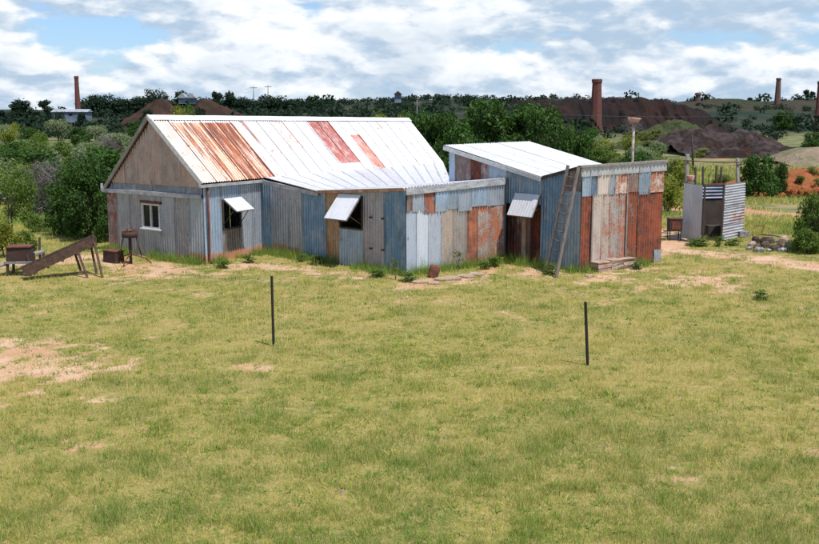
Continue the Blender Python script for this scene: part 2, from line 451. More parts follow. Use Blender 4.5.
def graded(lim_in, step, lim_out, ratio=1.09):
    a = [0.0]
    while a[-1] < lim_in: a.append(a[-1] + step)
    st = step
    while a[-1] < lim_out: st *= ratio; a.append(a[-1] + st)
    return a
gx = graded(19, 0.22, 1900, 1.07); gx = np.array(sorted(set([-q for q in gx] + gx)))
gy = graded(32, 0.22, 3000, 1.035); gy = np.array(gy) + 7.0
gy = np.concatenate([[-60, -30, -10, 0, 4], gy])
XX, YY = np.meshgrid(gx, gy); ZZ = height(XX, YY)
gv = np.stack([XX.ravel(), YY.ravel(), ZZ.ravel()], 1)
nx, ny = len(gx), len(gy)
ii = (np.arange(ny - 1)[:, None] * nx + np.arange(nx - 1)[None]).ravel()
gf = np.stack([ii, ii + 1, ii + nx + 1, ii + nx], 1)
soil = soil_mask(XX, YY).ravel(); dry = dry_mask(XX, YY).ravel(); lush = lush_mask(XX, YY).ravel()

def ground_mat():
    m, nt, b, out = new_mat('ground_soil_and_turf'); k = N(nt)
    s_, d_, l_ = k.sep(k.attr('mask').outputs['Color']); p = k.pos()
    yy = k.sep(p)[1]
    n1 = k.noise(p, 0.9, 6, 0.65); n2 = k.noise(p, 6.0, 5, 0.7); n3 = k.noise(p, 30.0, 4, 0.7)
    turf = k.mix(k.mr(n2, 0.35, 0.65), (0.145, 0.16, 0.028), (0.31, 0.265, 0.068))
    turf = k.mix(k.math('MULTIPLY', d_, 0.8), turf, (0.33, 0.26, 0.09))
    turf = k.mix(k.math('MULTIPLY', l_, 0.45), turf, (0.10, 0.135, 0.038))
    turf = k.mix(k.mr(n3, 0.46, 0.66, 0, 0.65), turf, (0.085, 0.075, 0.025))
    turf = k.mix(k.mr(k.noise(p, 9.0, 5, .75), 0.49, 0.62, 0, 0.75), turf, (0.36, 0.24, 0.13))
    sc = k.mix(k.mr(n1, 0.35, 0.65), (0.52, 0.35, 0.235), (0.44, 0.25, 0.15))
    sc = k.mix(k.mr(n3, 0.48, 0.7, 0, 0.6), sc, (0.23, 0.16, 0.08))
    e = k.math('ADD', k.math('MULTIPLY', s_, 0.95), k.math('ADD', k.math('MULTIPLY', k.math('SUBTRACT', n2, 0.5), 1.3), k.math('MULTIPLY', k.math('SUBTRACT', n3, 0.5), 0.8)))
    near = k.mix(k.mr(e, 0.30, 0.75), turf, sc)
    far1 = k.mix(k.mr(k.noise(p, 0.12, 5, 0.6), 0.38, 0.62), (0.085, 0.105, 0.038), (0.215, 0.20, 0.095))
    far1 = k.mix(k.mr(k.noise(p, 0.45, 6, .7), .48, .62, 0, .7), far1, (0.055, 0.075, 0.026))
    far1 = k.mix(k.mr(e, 0.30, 0.6), far1, (0.36, 0.20, 0.11))
    c = k.mix(k.mr(yy, 38, 60), near, far1)
    hill = k.mix(k.mr(k.noise(p, 0.03, 6, 0.65), 0.40, 0.62), (0.016, 0.030, 0.018), (0.040, 0.042, 0.026))
    c = k.mix(k.mr(yy, 330, 430), c, hill)
    k.put(b.inputs['Base Color'], c); b.inputs['Roughness'].default_value = 0.95
    b.inputs['Specular IOR Level'].default_value = 0.1
    k.put(b.inputs['Normal'], k.bump(k.math('ADD', n2, k.math('MULTIPLY', n3, 0.5)), 0.5, 0.03))
    return m
me = mesh_np('ground', gv, gf, ground_mat(), {'mask': np.stack([soil, dry, lush], 1)}, smooth=True)
o = bpy.data.objects.new('ground', me); COL.objects.link(o); o['kind'] = 'structure'

def gravel():
    n = 26000; u = rng.random(n); y = 9.5 * (40 / 9.5) ** u; x = rng.uniform(-1, 1, n) * (y * .5 + 1)
    kp = rng.random(n) < soil_mask(x, y) ** 2 * .55 + .02; x, y = x[kp], y[kp]; n = len(x); z = height(x, y)
    s_ = rng.lognormal(-4.35, .55, n)[:, None]; base = np.array([[1, 0, -.2], [-.5, .87, -.2], [-.5, -.87, -.2], [0, 0, .8]])
    V = base[None] * (1 + rng.uniform(-.35, .35, (n, 4, 3))); a = rng.uniform(0, 6.28, n); c_, s2 = np.cos(a), np.sin(a)
    X = V[..., 0] * c_[:, None] - V[..., 1] * s2[:, None]; Y2 = V[..., 0] * s2[:, None] + V[..., 1] * c_[:, None]
    V = np.stack([X * s_ + x[:, None], Y2 * s_ + y[:, None], V[..., 2] * s_ * .7 + z[:, None]], 2).reshape(-1, 3)
    f = (np.arange(n)[:, None, None] * 4 + np.array([[0, 1, 3], [1, 2, 3], [2, 0, 3]])[None]).reshape(-1, 3)
    me = mesh_np('gravel', V, f, M['stone']); o = bpy.data.objects.new('gravel', me); COL.objects.link(o)
    tag(o, 'loose gravel and small stones on the bare orange soil', 'gravel', kind='stuff')
gravel()

# ------------------------------------------------------------------ building corners (ground points)
A = G(110, 251); B = G(205, 264.5); C = G(263, 252.5); D = G(406, 275); E_ = G(502, 261.5)
F_ = G(579, 272.5); Gc = G(659, 262)
FOOT = [(A, B), (B, C), (C, D), (D, E_), (E_, F_), (F_, Gc)]
vd = (C - B).normalized()

# ------------------------------------------------------------------ grass (one uncountable mass)
def inside_buildings(x, y):
    """true behind the front walls of the buildings"""
    r = np.zeros(x.shape, bool)
    xs = np.array([A.x, B.x, C.x, D.x, E_.x, F_.x, Gc.x]); ys = np.array([A.y, B.y, C.y, D.y, E_.y, F_.y, Gc.y])
    yl = np.interp(x, xs, ys)
    return (x > A.x) & (x < Gc.x) & (y > yl - 0.03) & (y < 46)
def grass_mat():
    m, nt, b, out = new_mat('grass_blades'); k = N(nt)
    g_, s_, r_ = k.sep(k.attr('bc').outputs['Color'])
    c = k.mix(g_, (0.20, 0.28, 0.032), (0.62, 0.52, 0.15))
    c = k.mix(s_, c, (0.12, 0.25, 0.03))
    c = k.mix(k.math('MULTIPLY', r_, 0.5), c, (0.58, 0.50, 0.28))
    k.put(b.inputs['Base Color'], c); b.inputs['Roughness'].default_value = 0.75
    b.inputs['Specular IOR Level'].default_value = 0.15
    t = k.n('ShaderNodeBsdfTranslucent'); k.put(t.inputs[0], c)
    mx = k.n('ShaderNodeMixShader'); mx.inputs[0].default_value = 0.35
    nt.links.new(b.outputs[0], mx.inputs[1]); nt.links.new(t.outputs[0], mx.inputs[2]); nt.links.new(mx.outputs[0], out.inputs[0])
    return m
GRASS_M = grass_mat()
def blades(cx_, cy_, cz, per, hgt, wid, spread, lean, colf):
    n = len(cx_); T = n * per
    bx = np.repeat(cx_, per) + rng.normal(0, 1, T) * np.repeat(spread, per)
    by = np.repeat(cy_, per) + rng.normal(0, 1, T) * np.repeat(spread, per)
    bz = np.repeat(cz, per) - 0.01
    h = np.repeat(hgt, per) * rng.uniform(0.45, 1.25, T); w = np.repeat(wid, per) * rng.uniform(0.6, 1.3, T)
    th = rng.uniform(0, 2 * np.pi, T); ld = rng.uniform(0, 2 * np.pi, T); ln = h * rng.uniform(0.1, 1.0, T) * lean
    dx, dy = np.cos(th) * w / 2, np.sin(th) * w / 2
    v = np.empty((T, 3, 3))
    v[:, 0] = np.stack([bx - dx, by - dy, bz], 1); v[:, 1] = np.stack([bx + dx, by + dy, bz], 1)
    v[:, 2] = np.stack([bx + np.cos(ld) * ln, by + np.sin(ld) * ln, bz + h], 1)
    c = np.repeat(colf, per, 0) + rng.normal(0, 0.22, (T, 3)) * np.array([1, .8, 0.9])
    return v.reshape(-1, 3), np.repeat(np.clip(c, 0, 1), 3, 0)
def grass_field():
    V, Cc = [], []
    n = 120000
    u = rng.random(n); y = 9.2 * (44 / 9.2) ** (u ** 0.92)
    x = rng.uniform(-1, 1, n) * (y * 0.50 + 1.5)
    so, dr, lu = soil_mask(x, y), dry_mask(x, y), lush_mask(x, y)
    cov = fbm(x * 2.2, y * 2.2, 3, 33)
    keep = (rng.random(n) > (so ** 1.6) * 0.93) & ~inside_buildings(x, y) & (rng.random(n) < 0.22 + 1.2 * cov)
    x, y, dr, lu, cov = x[keep], y[keep], dr[keep], lu[keep], cov[keep]
    tuf = sstep(.52, .68, fbm(x * 3.7 + 9, y * 3.7, 2, 61))
    h = 0.026 + 0.05 * tuf + 0.028 * sstep(0.4, 0.7, cov) + 0.022 * lu + 0.02 * dr; h *= np.interp(y, [9, 20, 30, 45], [1.15, .95, 0.9, 1.3])
    w = np.interp(y, [9, 20, 44], [0.006, 0.010, 0.020])
    sp_ = np.interp(y, [9, 20, 44], [0.045, 0.07, 0.13])
    dr = np.clip(dr + .35 * (fbm(x * 5 + 2, y * 5, 2, 71) - .5) * 2, 0, 1)
    big = fbm(x * .22 + 60, y * .3, 3, 91) - .5
    col = np.stack([0.30 + 0.50 * dr + .9 * big, 0.50 * lu * (1 - .5 * dr) + .30 * (1 - sstep(11, 17, y)), 0.08 + 0.14 * dr], 1)
    rt = rng.normal(0, 1, (len(x), 3)); col = col + rt * np.array([.22, .16, .10]); h = h * .85 * np.exp(rng.normal(0, .38, len(x)))
    v, c = blades(x, y, height(x, y), 9, h, w, sp_, 0.9, col); V.append(v); Cc.append(c)
    # low weedy rosettes: short, wide dark-green or reddish leaves hugging the ground
    n = 15000; u = rng.random(n); y = 9.2 * (40 / 9.2) ** (u ** .8); x = rng.uniform(-1, 1, n) * (y * 0.50 + 1)
    kp = (rng.random(n) < .15 + 1.5 * np.clip(fbm(x * 1.4 + 7, y * 1.4, 3, 81) - .38, 0, 1)) & ~inside_buildings(x, y); x, y = x[kp], y[kp]; o1 = np.ones(len(x))
    cc_ = np.stack([np.where(rng.random(len(x)) < .3, .9, -.1), np.where(rng.random(len(x)) < .6, .9, .1), o1 * -.1], 1)
    v, c = blades(x, y, height(x, y), 12, o1 * .055 * np.exp(rng.normal(0, .3, len(x))), np.interp(y, [9, 40], [.016, .034]), o1 * np.interp(y, [9, 40], [.035, .07]), 2.6, cc_)
    V.append(v); Cc.append(c)
    # straw stalks
    n = 14000; u = rng.random(n); y = 9.2 * (40 / 9.2) ** u; x = rng.uniform(-1, 1, n) * (y * 0.50 + 1)
    dr = dry_mask(x, y); keep = (rng.random(n) < 0.12 + 0.8 * dr ** 2 + .25 * (y < 13)) & (soil_mask(x, y) < 0.4) & ~inside_buildings(x, y)
    x, y = x[keep], y[keep]; o1 = np.ones(len(x))
    v, c = blades(x, y, height(x, y), 4, o1 * 0.20 * np.exp(rng.normal(0, .3, len(x))), np.interp(y, [9, 40], [0.004, 0.010]), o1 * 0.06, 0.6, np.stack([o1 * .9, o1 * 0, o1 * .55], 1)); V.append(v); Cc.append(c)
    # fresh green clumps
    n = 1700; u = rng.random(n); y = 9.2 * (42 / 9.2) ** u; x = rng.uniform(-1, 1, n) * (y * 0.50 + 1)
    keep = (rng.random(n) < 0.25 + lush_mask(x, y)) & ~inside_buildings(x, y) & (soil_mask(x, y) < 0.6); x, y = x[keep], y[keep]; o1 = np.ones(len(x))
    v, c = blades(x, y, height(x, y), 34, o1 * 0.12, np.interp(y, [9, 40], [0.006, 0.014]), o1 * 0.10, 0.9, np.stack([o1 * .2, o1 * .75, o1 * .0], 1)); V.append(v); Cc.append(c)
    # growth along the foot of the walls
    for (a, b_) in FOOT:
        L = (b_ - a).length; n = int(L * 60); s = rng.random(n) ; nrm = Vector((b_.y - a.y, a.x - b_.x)).normalized()
        off = np.abs(rng.normal(0, 0.16, n)) + 0.05; cl = fbm(s * L * 1.2 + a.x, s * 0 + a.y, 2, 3); kk = cl > 0.40
        s, off = s[kk], off[kk]; o1 = np.ones(len(s))
        x = a.x + (b_.x - a.x) * s + nrm.x * off; y = a.y + (b_.y - a.y) * s + nrm.y * off
        v, c = blades(x, y, height(x, y), 14, o1 * 0.21 * np.exp(rng.normal(0, .4, len(x))), o1 * 0.014, o1 * 0.08, 0.7, np.stack([o1 * .2, o1 * .6, o1 * .05], 1)); V.append(v); Cc.append(c)
    # rank grass beyond the buildings
    n = 30000; u = rng.random(n); y = 38 * (170 / 38) ** u; x = rng.uniform(-1, 1, n) * (y * 0.46 + 2)
    so = soil_mask(x, y); gcl = fbm(x / 3.0, y / 5.0, 3, 44); keep = (rng.random(n) > so * 1.1) & (gcl > 0.40) & ~inside_buildings(x, y); x, y, gcl = x[keep], y[keep], gcl[keep]
    gsel = sstep(0.5, 0.62, fbm(x / 6, y / 9, 3, 51))
    v, c = blades(x, y, height(x, y), 7, np.interp(y, [38, 170], [0.17, 0.6]), np.interp(y, [38, 170], [0.04, 0.16]), np.interp(y, [38, 170], [0.22, 0.8]), 0.8,
                  np.stack([0.45 + .2 * (1 - gsel), 0.8 * gsel, gcl * 0 + .1], 1)); V.append(v); Cc.append(c)
    V = np.concatenate(V); Cc = np.concatenate(Cc)
    me = mesh_np('grass', V, np.arange(len(V)).reshape(-1, 3), GRASS_M, {'bc': Cc})
    o = bpy.data.objects.new('grass', me); COL.objects.link(o)
    tag(o, 'short yellow-green paddock grass with dry straw tufts over the orange soil', 'grass', kind='stuff')
grass_field()

# ------------------------------------------------------------------ corrugated walls
def wnorm(a, b):
    """outward (camera-side) normal of the wall from a (left) to b (right)"""
    d = (b - a); n = Vector((d.y, -d.x, 0)).normalized(); return n
def as_f(z): return z if callable(z) else (lambda s, z=z: z)
def wall_sheet(mb, a, b, s0, s1, zb, zt, tint, rust=0.1, stain=0.5, off=0.0, pitch=0.115, rag=0.03, horizontal=False):
    zb, zt = as_f(zb), as_f(zt); n = wnorm(a, b); w = (b - a).length * (s1 - s0)
    rb, rt = random.uniform(-rag, rag), random.uniform(-rag, rag) * 0.3
    L = zt((s0 + s1) / 2) - zb((s0 + s1) / 2)
    if not horizontal:
        def pf(x, t):
            s = s0 + (s1 - s0) * x; p = a.lerp(b, s); z0, z1 = zb(s) + rb, zt(s) + rt
            return Vector((p.x, p.y, z0 + (z1 - z0) * t)) + n * off
        hf = lambda x, t: (zb(s0) + (zt(s0) - zb(s0)) * t)
        mb.corr(pf, n, w, L, tint, rust, stain, pitch=pitch, hfun=hf)
    else:
        def pf(x, t):
            s = s0 + (s1 - s0) * t; p = a.lerp(b, s); z0, z1 = zb(s), zt(s)
            return Vector((p.x, p.y, z0 + (z1 - z0) * x)) + n * off
        mb.corr(pf, n, L, w, tint, rust, stain, pitch=pitch, hfun=lambda x, t: x * L)

GREY = (0.34, 0.37, 0.42); BLUE = (0.16, 0.27, 0.41); PBLUE = (0.34, 0.45, 0.58); DBLUE = (0.125, 0.235, 0.38)
LGREY = (0.42, 0.47, 0.55); LILAC = (0.37, 0.35, 0.40); CREAM = (0.62, 0.52, 0.45); PINK = (0.33, 0.24, 0.22); BROWN = (0.20, 0.14, 0.13); TAN = (0.44, 0.25, 0.11)
WHITE = (0.64, 0.65, 0.67)

def wall_specs(T, name, a, b, specs, label=None, girt=True):
    """plain sheets join the wall mesh; sheets with a label become its sub-parts"""
    mb = MB(); subs = []
    for sp_ in specs:
        x0, x1, zb, zt, tint, rust, stain = sp_[:7]
        lab = sp_[7] if len(sp_) > 7 else None; off = sp_[8] if len(sp_) > 8 else 0.0
        s0 = on_line(x0, a, b) if x0 is not None else 0.0; s1 = on_line(x1, a, b) if x1 is not None else 1.0
        if (s1 - s0) * (b - a).length < 0.05: continue
        tgt = MB() if lab else mb
        wmax = 0.80; nsh = max(1, round((s1 - s0) * (b - a).length / wmax))
        for i in range(nsh):
            q0 = s0 + (s1 - s0) * i / nsh; q1 = s0 + (s1 - s0) * (i + 1) / nsh
            q1 += 0.03 / (b - a).length
            jv = random.uniform(0.84, 1.14); jh = random.uniform(-.03, .03); jt = (tint[0] * jv * (1 + jh), tint[1] * jv, tint[2] * jv * (1 - jh))
            wall_sheet(tgt, a, b, q0, q1, zb, zt, jt, rust * random.uniform(0.85, 1.15), stain, off + 0.004 * (i % 2) + random.uniform(0, 0.003))
        if lab: subs.append((tgt, lab))
    if girt:
        gn = -wnorm(a, b) * 0.06; gd = (b - a).normalized() * 0.08
        mb.beam(a + gn + gd + Vector((0, 0, .36)), b + gn - gd + Vector((0, 0, .36)), .05, .08, M['dark_timber'])
    w = T.part(name, mb, label)
    for t, lab in subs: T.part('iron_sheet', t, lab, parent=w)
    return w

H = Thing('iron_house', (B.x, B.y, 0), 'long rust-streaked corrugated iron house with gable at its left end and big white roof', 'house')

# --- main roof geometry
u_out = (B - A).normalized(); v_dir = Vector((0.5, 0.866, 0))
midAB = (A + B) / 2
R0 = P(147, 116.5, midAB.y - 0.25); R1 = P(408, 119, 46.6)
EA0 = P(104, 187, A.y - 0.15); EA0 = Vector((EA0.x, EA0.y, z_at(187, EA0)))
EB0 = P(201, 183.5, B.y - 0.25)
EB1 = P(264, 178.5, C.y - 0.05)
EB2 = P(443, 163, 45.0)
EA1 = R1 + (EA0 - R0); EA1.z = 2.2
S0 = P(318, 191.5, (C.lerp(D, on_line(320, C, D))).y - 0.1)
V2 = P(452, 182, 37.0)
SK2 = EB2 + (V2 - EB2) * 0.98; SK2.z = 2.0
Dt = P(403, 188.5, D.y - 0.02); Et = P(503, 178.5, E_.y)
# far corner points of the plan
A2 = Vector((EA1.x + 0.1, EA1.y - 0.1, 0)); K = Vector((EB2.x, EB2.y - 0.2, 0)); V2g = Vector((V2.x, V2.y, 0))

zbeam = lambda s: z_at(190.5, A) * (1 - s) + z_at(197.5, B) * s
def gable_top(s, drop=0.06):
    sr = 0.5
    if s < sr: return EA0.z + 0.05 + (R0.z - EA0.z) * (s / sr) - drop - 0.03
    return R0.z + (EB0.z - R0.z) * ((s - sr) / (1 - sr)) - drop
# lower gable-end wall, around the window opening
sw0, sw1 = 143.0, 161.0
pw = A.lerp(B, on_line(152, A, B)); zs, zh = z_at(228.5, pw), z_at(203.5, pw)
wall_specs(H, 'wall', A, B, [
    (None, 117, 0.02, zbeam, PINK, 0.45, 0.9),
    (117, 130, 0.02, zbeam, GREY, 0.10, 0.6), (130, 143, 0.02, zbeam, LILAC, 0.08, 0.5),
    (143, 161, 0.02, zs, GREY, 0.06, 0.5), (143, 161, zh, zbeam, GREY, 0.08, 0.0),
    (161, 175, 0.02, zbeam, GREY, 0.10, 0.5), (175, 189, 0.02, zbeam, (0.30, 0.31, 0.35), 0.12, 0.8),
    (189, None, 0.0, zbeam, LGREY, 0.10, 1.15)], label='gable-end wall of grey corrugated sheets with one window')
mb = MB()
for i in range(6):
    s0, s1 = i / 6, (i + 1) / 6
    wall_sheet(mb, A, B, s0, s1 + 0.004, lambda s: zbeam(s) + 0.02, lambda s: max(zbeam(s) + 0.04, min(gable_top(s), zbeam(s) + 0.34)), (0.20, 0.23, 0.28), 0.06, 0, 0.0)
H.part('wall', mb)
mb = MB()
cuts = [0.07, 0.24, 0.40, 0.56, 0.72, 0.90]
cuts = [0.03, 0.22, 0.38, 0.5, 0.62, 0.80, 0.99]
for s0, s1 in zip(cuts, cuts[1:]):
    wall_sheet(mb, A, B, s0, s1 + 0.004, lambda s: min(zbeam(s) + 0.30, max(gable_top(s) - 0.02, zbeam(s) + 0.1)), lambda s: max(zbeam(s) + 0.12, gable_top(s)), random.choice([(0.44, 0.31, 0.27), (0.48, 0.34, 0.29), (0.40, 0.30, 0.27)]), 0.10, 0, 0.035 + random.uniform(0, .004), rag=0.015)
H.part('gable_cladding', mb, 'brownish-pink corrugated cladding filling the gable')
# beam across the gable
nAB = wnorm(A, B)
mb = MB(); a0 = A + nAB * 0.09 - u_out * 0.12; b0 = B + nAB * 0.09 - u_out * 0.02
mb.beam((a0.x, a0.y, zbeam(0) + 0.02), (b0.x, b0.y, zbeam(1) + 0.02), 0.09, 0.13, M['pale_timber'])
mb.beam((a0.x - .02, a0.y, zbeam(0) + 0.02), (a0.x - .02, a0.y, zbeam(0) + 0.24), 0.07, 0.07, M['pale_timber'], up=(1, 0, 0))
H.part('beam', mb)
# window
def window(T, a, b, x0, x1, z0, z1, off=0.0):
    n = wnorm(a, b); d = (b - a).normalized(); s0, s1 = on_line(x0, a, b), on_line(x1, a, b)
    p0, p1 = a.lerp(b, s0) + n * (0.02 + off), a.lerp(b, s1) + n * (0.02 + off)
    W = (p1 - p0).length; up = Vector((0, 0, 1))
    pn = MB(); q = [p0 + up * z0 - n * 0.03, p1 + up * z0 - n * 0.03, p1 + up * z1 - n * 0.03, p0 + up * z1 - n * 0.03]
    pn.prism(q, -n * 0.012, M['glass'])
    fr = MB(); t = 0.055
    fr.beam(p0 + up * (z0 + t / 2), p1 + up * (z0 + t / 2), 0.06, t, M['white_paint'])
    fr.beam(p0 + up * (z1 - t / 2), p1 + up * (z1 - t / 2), 0.06, t, M['white_paint'])
    for q_ in (p0 + d * t / 2, p1 - d * t / 2, (p0 + p1) / 2): fr.beam(q_ + up * (z0 + t), q_ + up * (z1 - t), t * (1.0 if q_ is not None else 1), 0.056, M['white_paint'], up=n)
    w = T.part('window', fr, 'small white-framed two-pane window'); T.part('pane', pn, parent=w)
    li = MB(); li.beam(p0 - d * 0.04 + n * 0.02 + up * (z1 + 0.045), p1 + d * 0.06 + n * 0.02 + up * (z1 + 0.045), 0.07, 0.085, M['rust']); T.part('lintel', li, parent=w)
    si = MB(); si.beam(p0 - d * 0.05 + n * 0.03 + up * (z0 - 0.022), p1 + d * 0.05 + n * 0.03 + up * (z0 - 0.022), 0.12, 0.04, M['white_paint']); T.part('sill', si, parent=w)
    # dark room board behind the panes
window(H, A, B, sw0, sw1, zs, zh)

# wall BC with flap window
eaveBC = lambda s: EB0.z * (1 - s) + EB1.z * s - 0.10
p_ = B.lerp(C, on_line(231, B, C)); zf1t, zf1b = z_at(199.5, p_), z_at(228, p_)
wall_specs(H, 'wall', B, C, [
    (None, 212, 0.0, eaveBC, PBLUE, 0.14, 1.1), (212, 222, 0.0, eaveBC, PBLUE, 0.36, 1.0),
    (222, 240.5, 0.0, zf1b, (0.27, 0.22, 0.19), 0.22, 0.9, 'brownish-grey sheet under the flap window'), (222, 240.5, zf1t, eaveBC, PBLUE, 0.08, 0),
    (240.5, 252, 0.02, eaveBC, LGREY, 0.08, 0.9), (252, None, 0.02, eaveBC, LGREY, 0.10, 1.0)], label='side wall of pale blue-grey sheets with a flap window')
# wall CD
def topCD(s):
    sS = on_line(320, C, D)
    if s < sS: return EB1.z + (S0.z - EB1.z) * s / sS - 0.10
    return S0.z + (Dt.z - S0.z) * (s - sS) / (1 - sS) - 0.06
p_ = C.lerp(D, on_line(352, C, D)); z2t, z2b = z_at(196, p_), z_at(228.5, p_)
wall_specs(H, 'wall', C, D, [
    (None, 272, 0.0, topCD, BLUE, 0.05, 0.8), (272, 288, 0.0, topCD, GREY, 0.08, 1.1), (288, 302, 0.0, topCD, GREY, 0.10, 0.9),
    (302, 326, 0.0, topCD, DBLUE, 0.03, 0.2, 'deep blue sheets beside the flap window'),
    (326, 340, 0.0, topCD, TAN, 0.22, 0.3, 'ochre brown sheet'), (340, 363, 0.0, z2b, PBLUE, 0.06, 0.3),
    (340, 363, z2t, topCD, GREY, 0.06, 0.0), (363, 384, 0.0, topCD, LILAC, 0.10, 0.3),
    (384, None, 0.0, topCD, DBLUE, 0.04, 0.2, 'deep blue sheets next to the corner')], label='left side wall of the wing in blue and grey sheets')
# hinges on the old door sheet
nCD = wnorm(C, D)
for zz in (z_at(221, D), z_at(253, D)):
    for px in (371, 383):
        mb = MB(); q = C.lerp(D, on_line(px, C, D)) + nCD * 0.03; d = (D - C).normalized()
        mb.beam(q + Vector((0, 0, zz)) - d * 0.05, q + Vector((0, 0, zz)) + d * 0.07, 0.015, 0.05, M['rust_dark']); H.part('hinge', mb)
# wall DE: two rows of patchwork
topDE = lambda s: Dt.z * (1 - s) + Et.z * s
up0 = lambda px, py: z_at(py, D.lerp(E_, on_line(px, D, E_)))
def rowjag(px): return up0(px, 213 - (px - 406) * 0.07)
lowr = [(None, 416, LGREY, 0.05), (416, 428, (0.54, 0.60, 0.67), 0.05), (428, 441, LGREY, 0.10), (441, 453, CREAM, 0.20), (453, 466, (0.52, 0.46, 0.42), 0.18),
        (466, 477, CREAM, 0.80), (477, 489, CREAM, 0.52), (489, None, CREAM, 0.66)]
upr = [(None, 411, PINK, 0.15, 0), (411, 422, LGREY, 0.12, 0), (422, 434, GREY, 0.80, 2), (434, 446, PBLUE, 0.08, 0), (446, 457, PBLUE, 0.08, 0), (457, 470, LGREY, 0.16, 2), (470, 486, PBLUE, 0.10, -1), (486, None, LGREY, 0.06, -2)]
labs = {466: 'orange-rusted sheet in the lower row', 422: 'square rust-red sheet in the upper row', 489: 'cream sheet blotched with rust at the right end', 441: 'cream sheet in the lower row'}
specs = []
for x0, x1, t, r in lowr:
    xm = ((x0 or 406) + (x1 or 502)) / 2
    specs.append((x0, x1, 0.0, rowjag(xm) + 0.05, t, r, 0.35, labs.get(x0)))
for x0, x1, t, r, j in upr:
    xm = ((x0 or 406) + (x1 or 502)) / 2
    specs.append((x0, x1, rowjag(xm) - j * 0.03, lambda s: topDE(s) - 0.1, t, r, 0, labs.get(x0), 0.022))
wall_specs(H, 'wall', D, E_, specs, label='front wall of the wing in two rows of patchwork sheets')
# fascia caps of the wing
nDE = wnorm(D, E_); up = Vector((0, 0, 1)); dDE = (E_ - D).normalized()
mb = MB(); mb.beam(D + nDE * 0.06 + up * (Dt.z - 0.09) - dDE * 0.05, E_ + nDE * 0.06 + up * (Et.z - 0.08) + dDE * 0.04, 0.04, 0.20, M['pale_timber'])
H.part('fascia', mb, 'weathered board along the top of the wing front')
mb = MB(); sS = on_line(320, C, D); Sg = C.lerp(D, sS)
mb.beam(Sg + nCD * 0.05 + up * (S0.z - 0.03), D + nCD * 0.05 + up * (Dt.z - 0.04), 0.05, 0.07, M['rust_bright'])
H.part('fascia', mb, 'thin rusty strip along the wing eave')
mb = MB()
mb.beam(C + nCD * 0.07 + up * (EB1.z - 0.09), Sg + nCD * 0.07 + up * (S0.z - 0.09), 0.05, 0.13, M['pale_timber'])
H.part('barge_board', mb, 'blue-grey sloping board from house eave to wing')
nBC = wnorm(B, C); 
mb = MB(); mb.beam(B + nBC * 0.10 - vd * 0.25 + up * (EB0.z - 0.09), C + nBC * 0.10 + up * (EB1.z - 0.08), 0.10, 0.09, M['pale_timber'])
H.part('gutter', mb)
# downpipe
mb = MB(); q = B.lerp(C, on_line(207, B, C)) + nBC * 0.07
mb.tube([q + up * (EB0.z - 0.1), q + up * 1.3 + u_out * 0.02, q + up * 0.12, q + up * 0.03 + nBC * 0.14], 0.034, M['rust'], 8)
H.part('downpipe', mb, 'rusty brown downpipe at the house corner')

# --- roofs
def roof(mb, tl, tr, br, bl, nsheets, tints, rows=8, over=0.0):
    """tl,tr ridge ends; bl,br eave ends; sheets run from ridge to eave. tints(i)-> list of (t0,t1,tint,rust)"""
    nrm = (tr - tl).cross(bl - tl).normalized()
    if nrm.z < 0: nrm = -nrm
    for i in range(nsheets):
        s0, s1 = i / nsheets, (i + 1) / nsheets
        for (t0, t1, tint, rust) in tints(i):
            lift = (1 - t0) * 0.012 + 0.002 * (i % 2)
            def pf(x, t, s0=s0, s1=s1, t0=t0, t1=t1, lift=lift):
                s = s0 + (s1 - s0) * x + (0.0 if i == nsheets - 1 else 0.004 * x); tt = t0 + (t1 - t0) * (1 - t)
                return tl.lerp(tr, s).lerp(bl.lerp(br, s), tt) + nrm * lift
            w = (tr - tl).length / nsheets; L = (bl - tl).length * (t1 - t0)
            mb.corr(pf, nrm, w, L, tint, rust, 1.0 if (0 < i < 6 and nsheets == 22) else 0.0, rows=rows, warp=0.002)
def j(c, a=0.04):
    q = random.uniform(1 - a, 1 + a); return tuple(x * q for x in c)
RUSTW = (0.74, 0.44, 0.29); PINKW = (0.68, 0.58, 0.56)
def main_t(i):
    if i == 0: return [(0, 1, j((.66, .50, .42)), 0.30)]
    if i < 5: return [(0, 0.10, j(WHITE), 0.25), (0.10, 1.0, j([0, (.66, .43, .31), (.62, .36, .23), (.54, .24, .13), (.58, .30, .19)][i]), [0, .42, .50, .64, .54][i])]
    if i == 5: return [(0, 1, j(WHITE), 0.36)]
    if i == 8: return [(0, 0.55, j((.66, .46, .42)), 0.30), (0.5, 1, j(WHITE), 0.14)]
    if i in (11, 12): return [(0.0, 0.06, WHITE, .1), (0.05, 0.86, j((.27, .065, .048)), 0.25), (0.85, 1, j(WHITE), 0.16)]
    if i == 14: return [(0, 0.34, j(WHITE), 0.10), (0.33, 1.0, j((.36, .12, .085)), 0.30)]
    if i == 17: return [(0, 0.5, j(WHITE), 0.30), (0.49, 1, j(WHITE), 0.1)]
    return [(0, 0.52, j(WHITE, .09), random.uniform(0.08, 0.22)), (0.51, 1, j(WHITE, .09), random.uniform(0.12, 0.28))]
EBx = EB0 + (EB1 - EB0).normalized() * 0 
mb = MB(); roof(mb, R0, R1, EB2, EB0, 22, main_t); H.part('roof', mb, 'near roof slope, rust orange at the left end, white beyond with two red bands')
mb = MB(); roof(mb, R1, R0, EA0, EA1, 20, lambda i: [(0, 1, j(LGREY), 0.2)], rows=4); H.part('roof', mb)
mb = MB()
sk = (C - B).length / ((EB2 - EB0).length)
EBs = EB1 + Vector((0, 0, 0.015))
roof(mb, EBs, EB2 + up * 0.015, SK2, S0 + nCD * 0.08, 14, lambda i: [(0, 1, j(WHITE), random.uniform(0.05, 0.30))], rows=4); H.part('roof', mb, 'flatter white lean-to roof below the main slope')
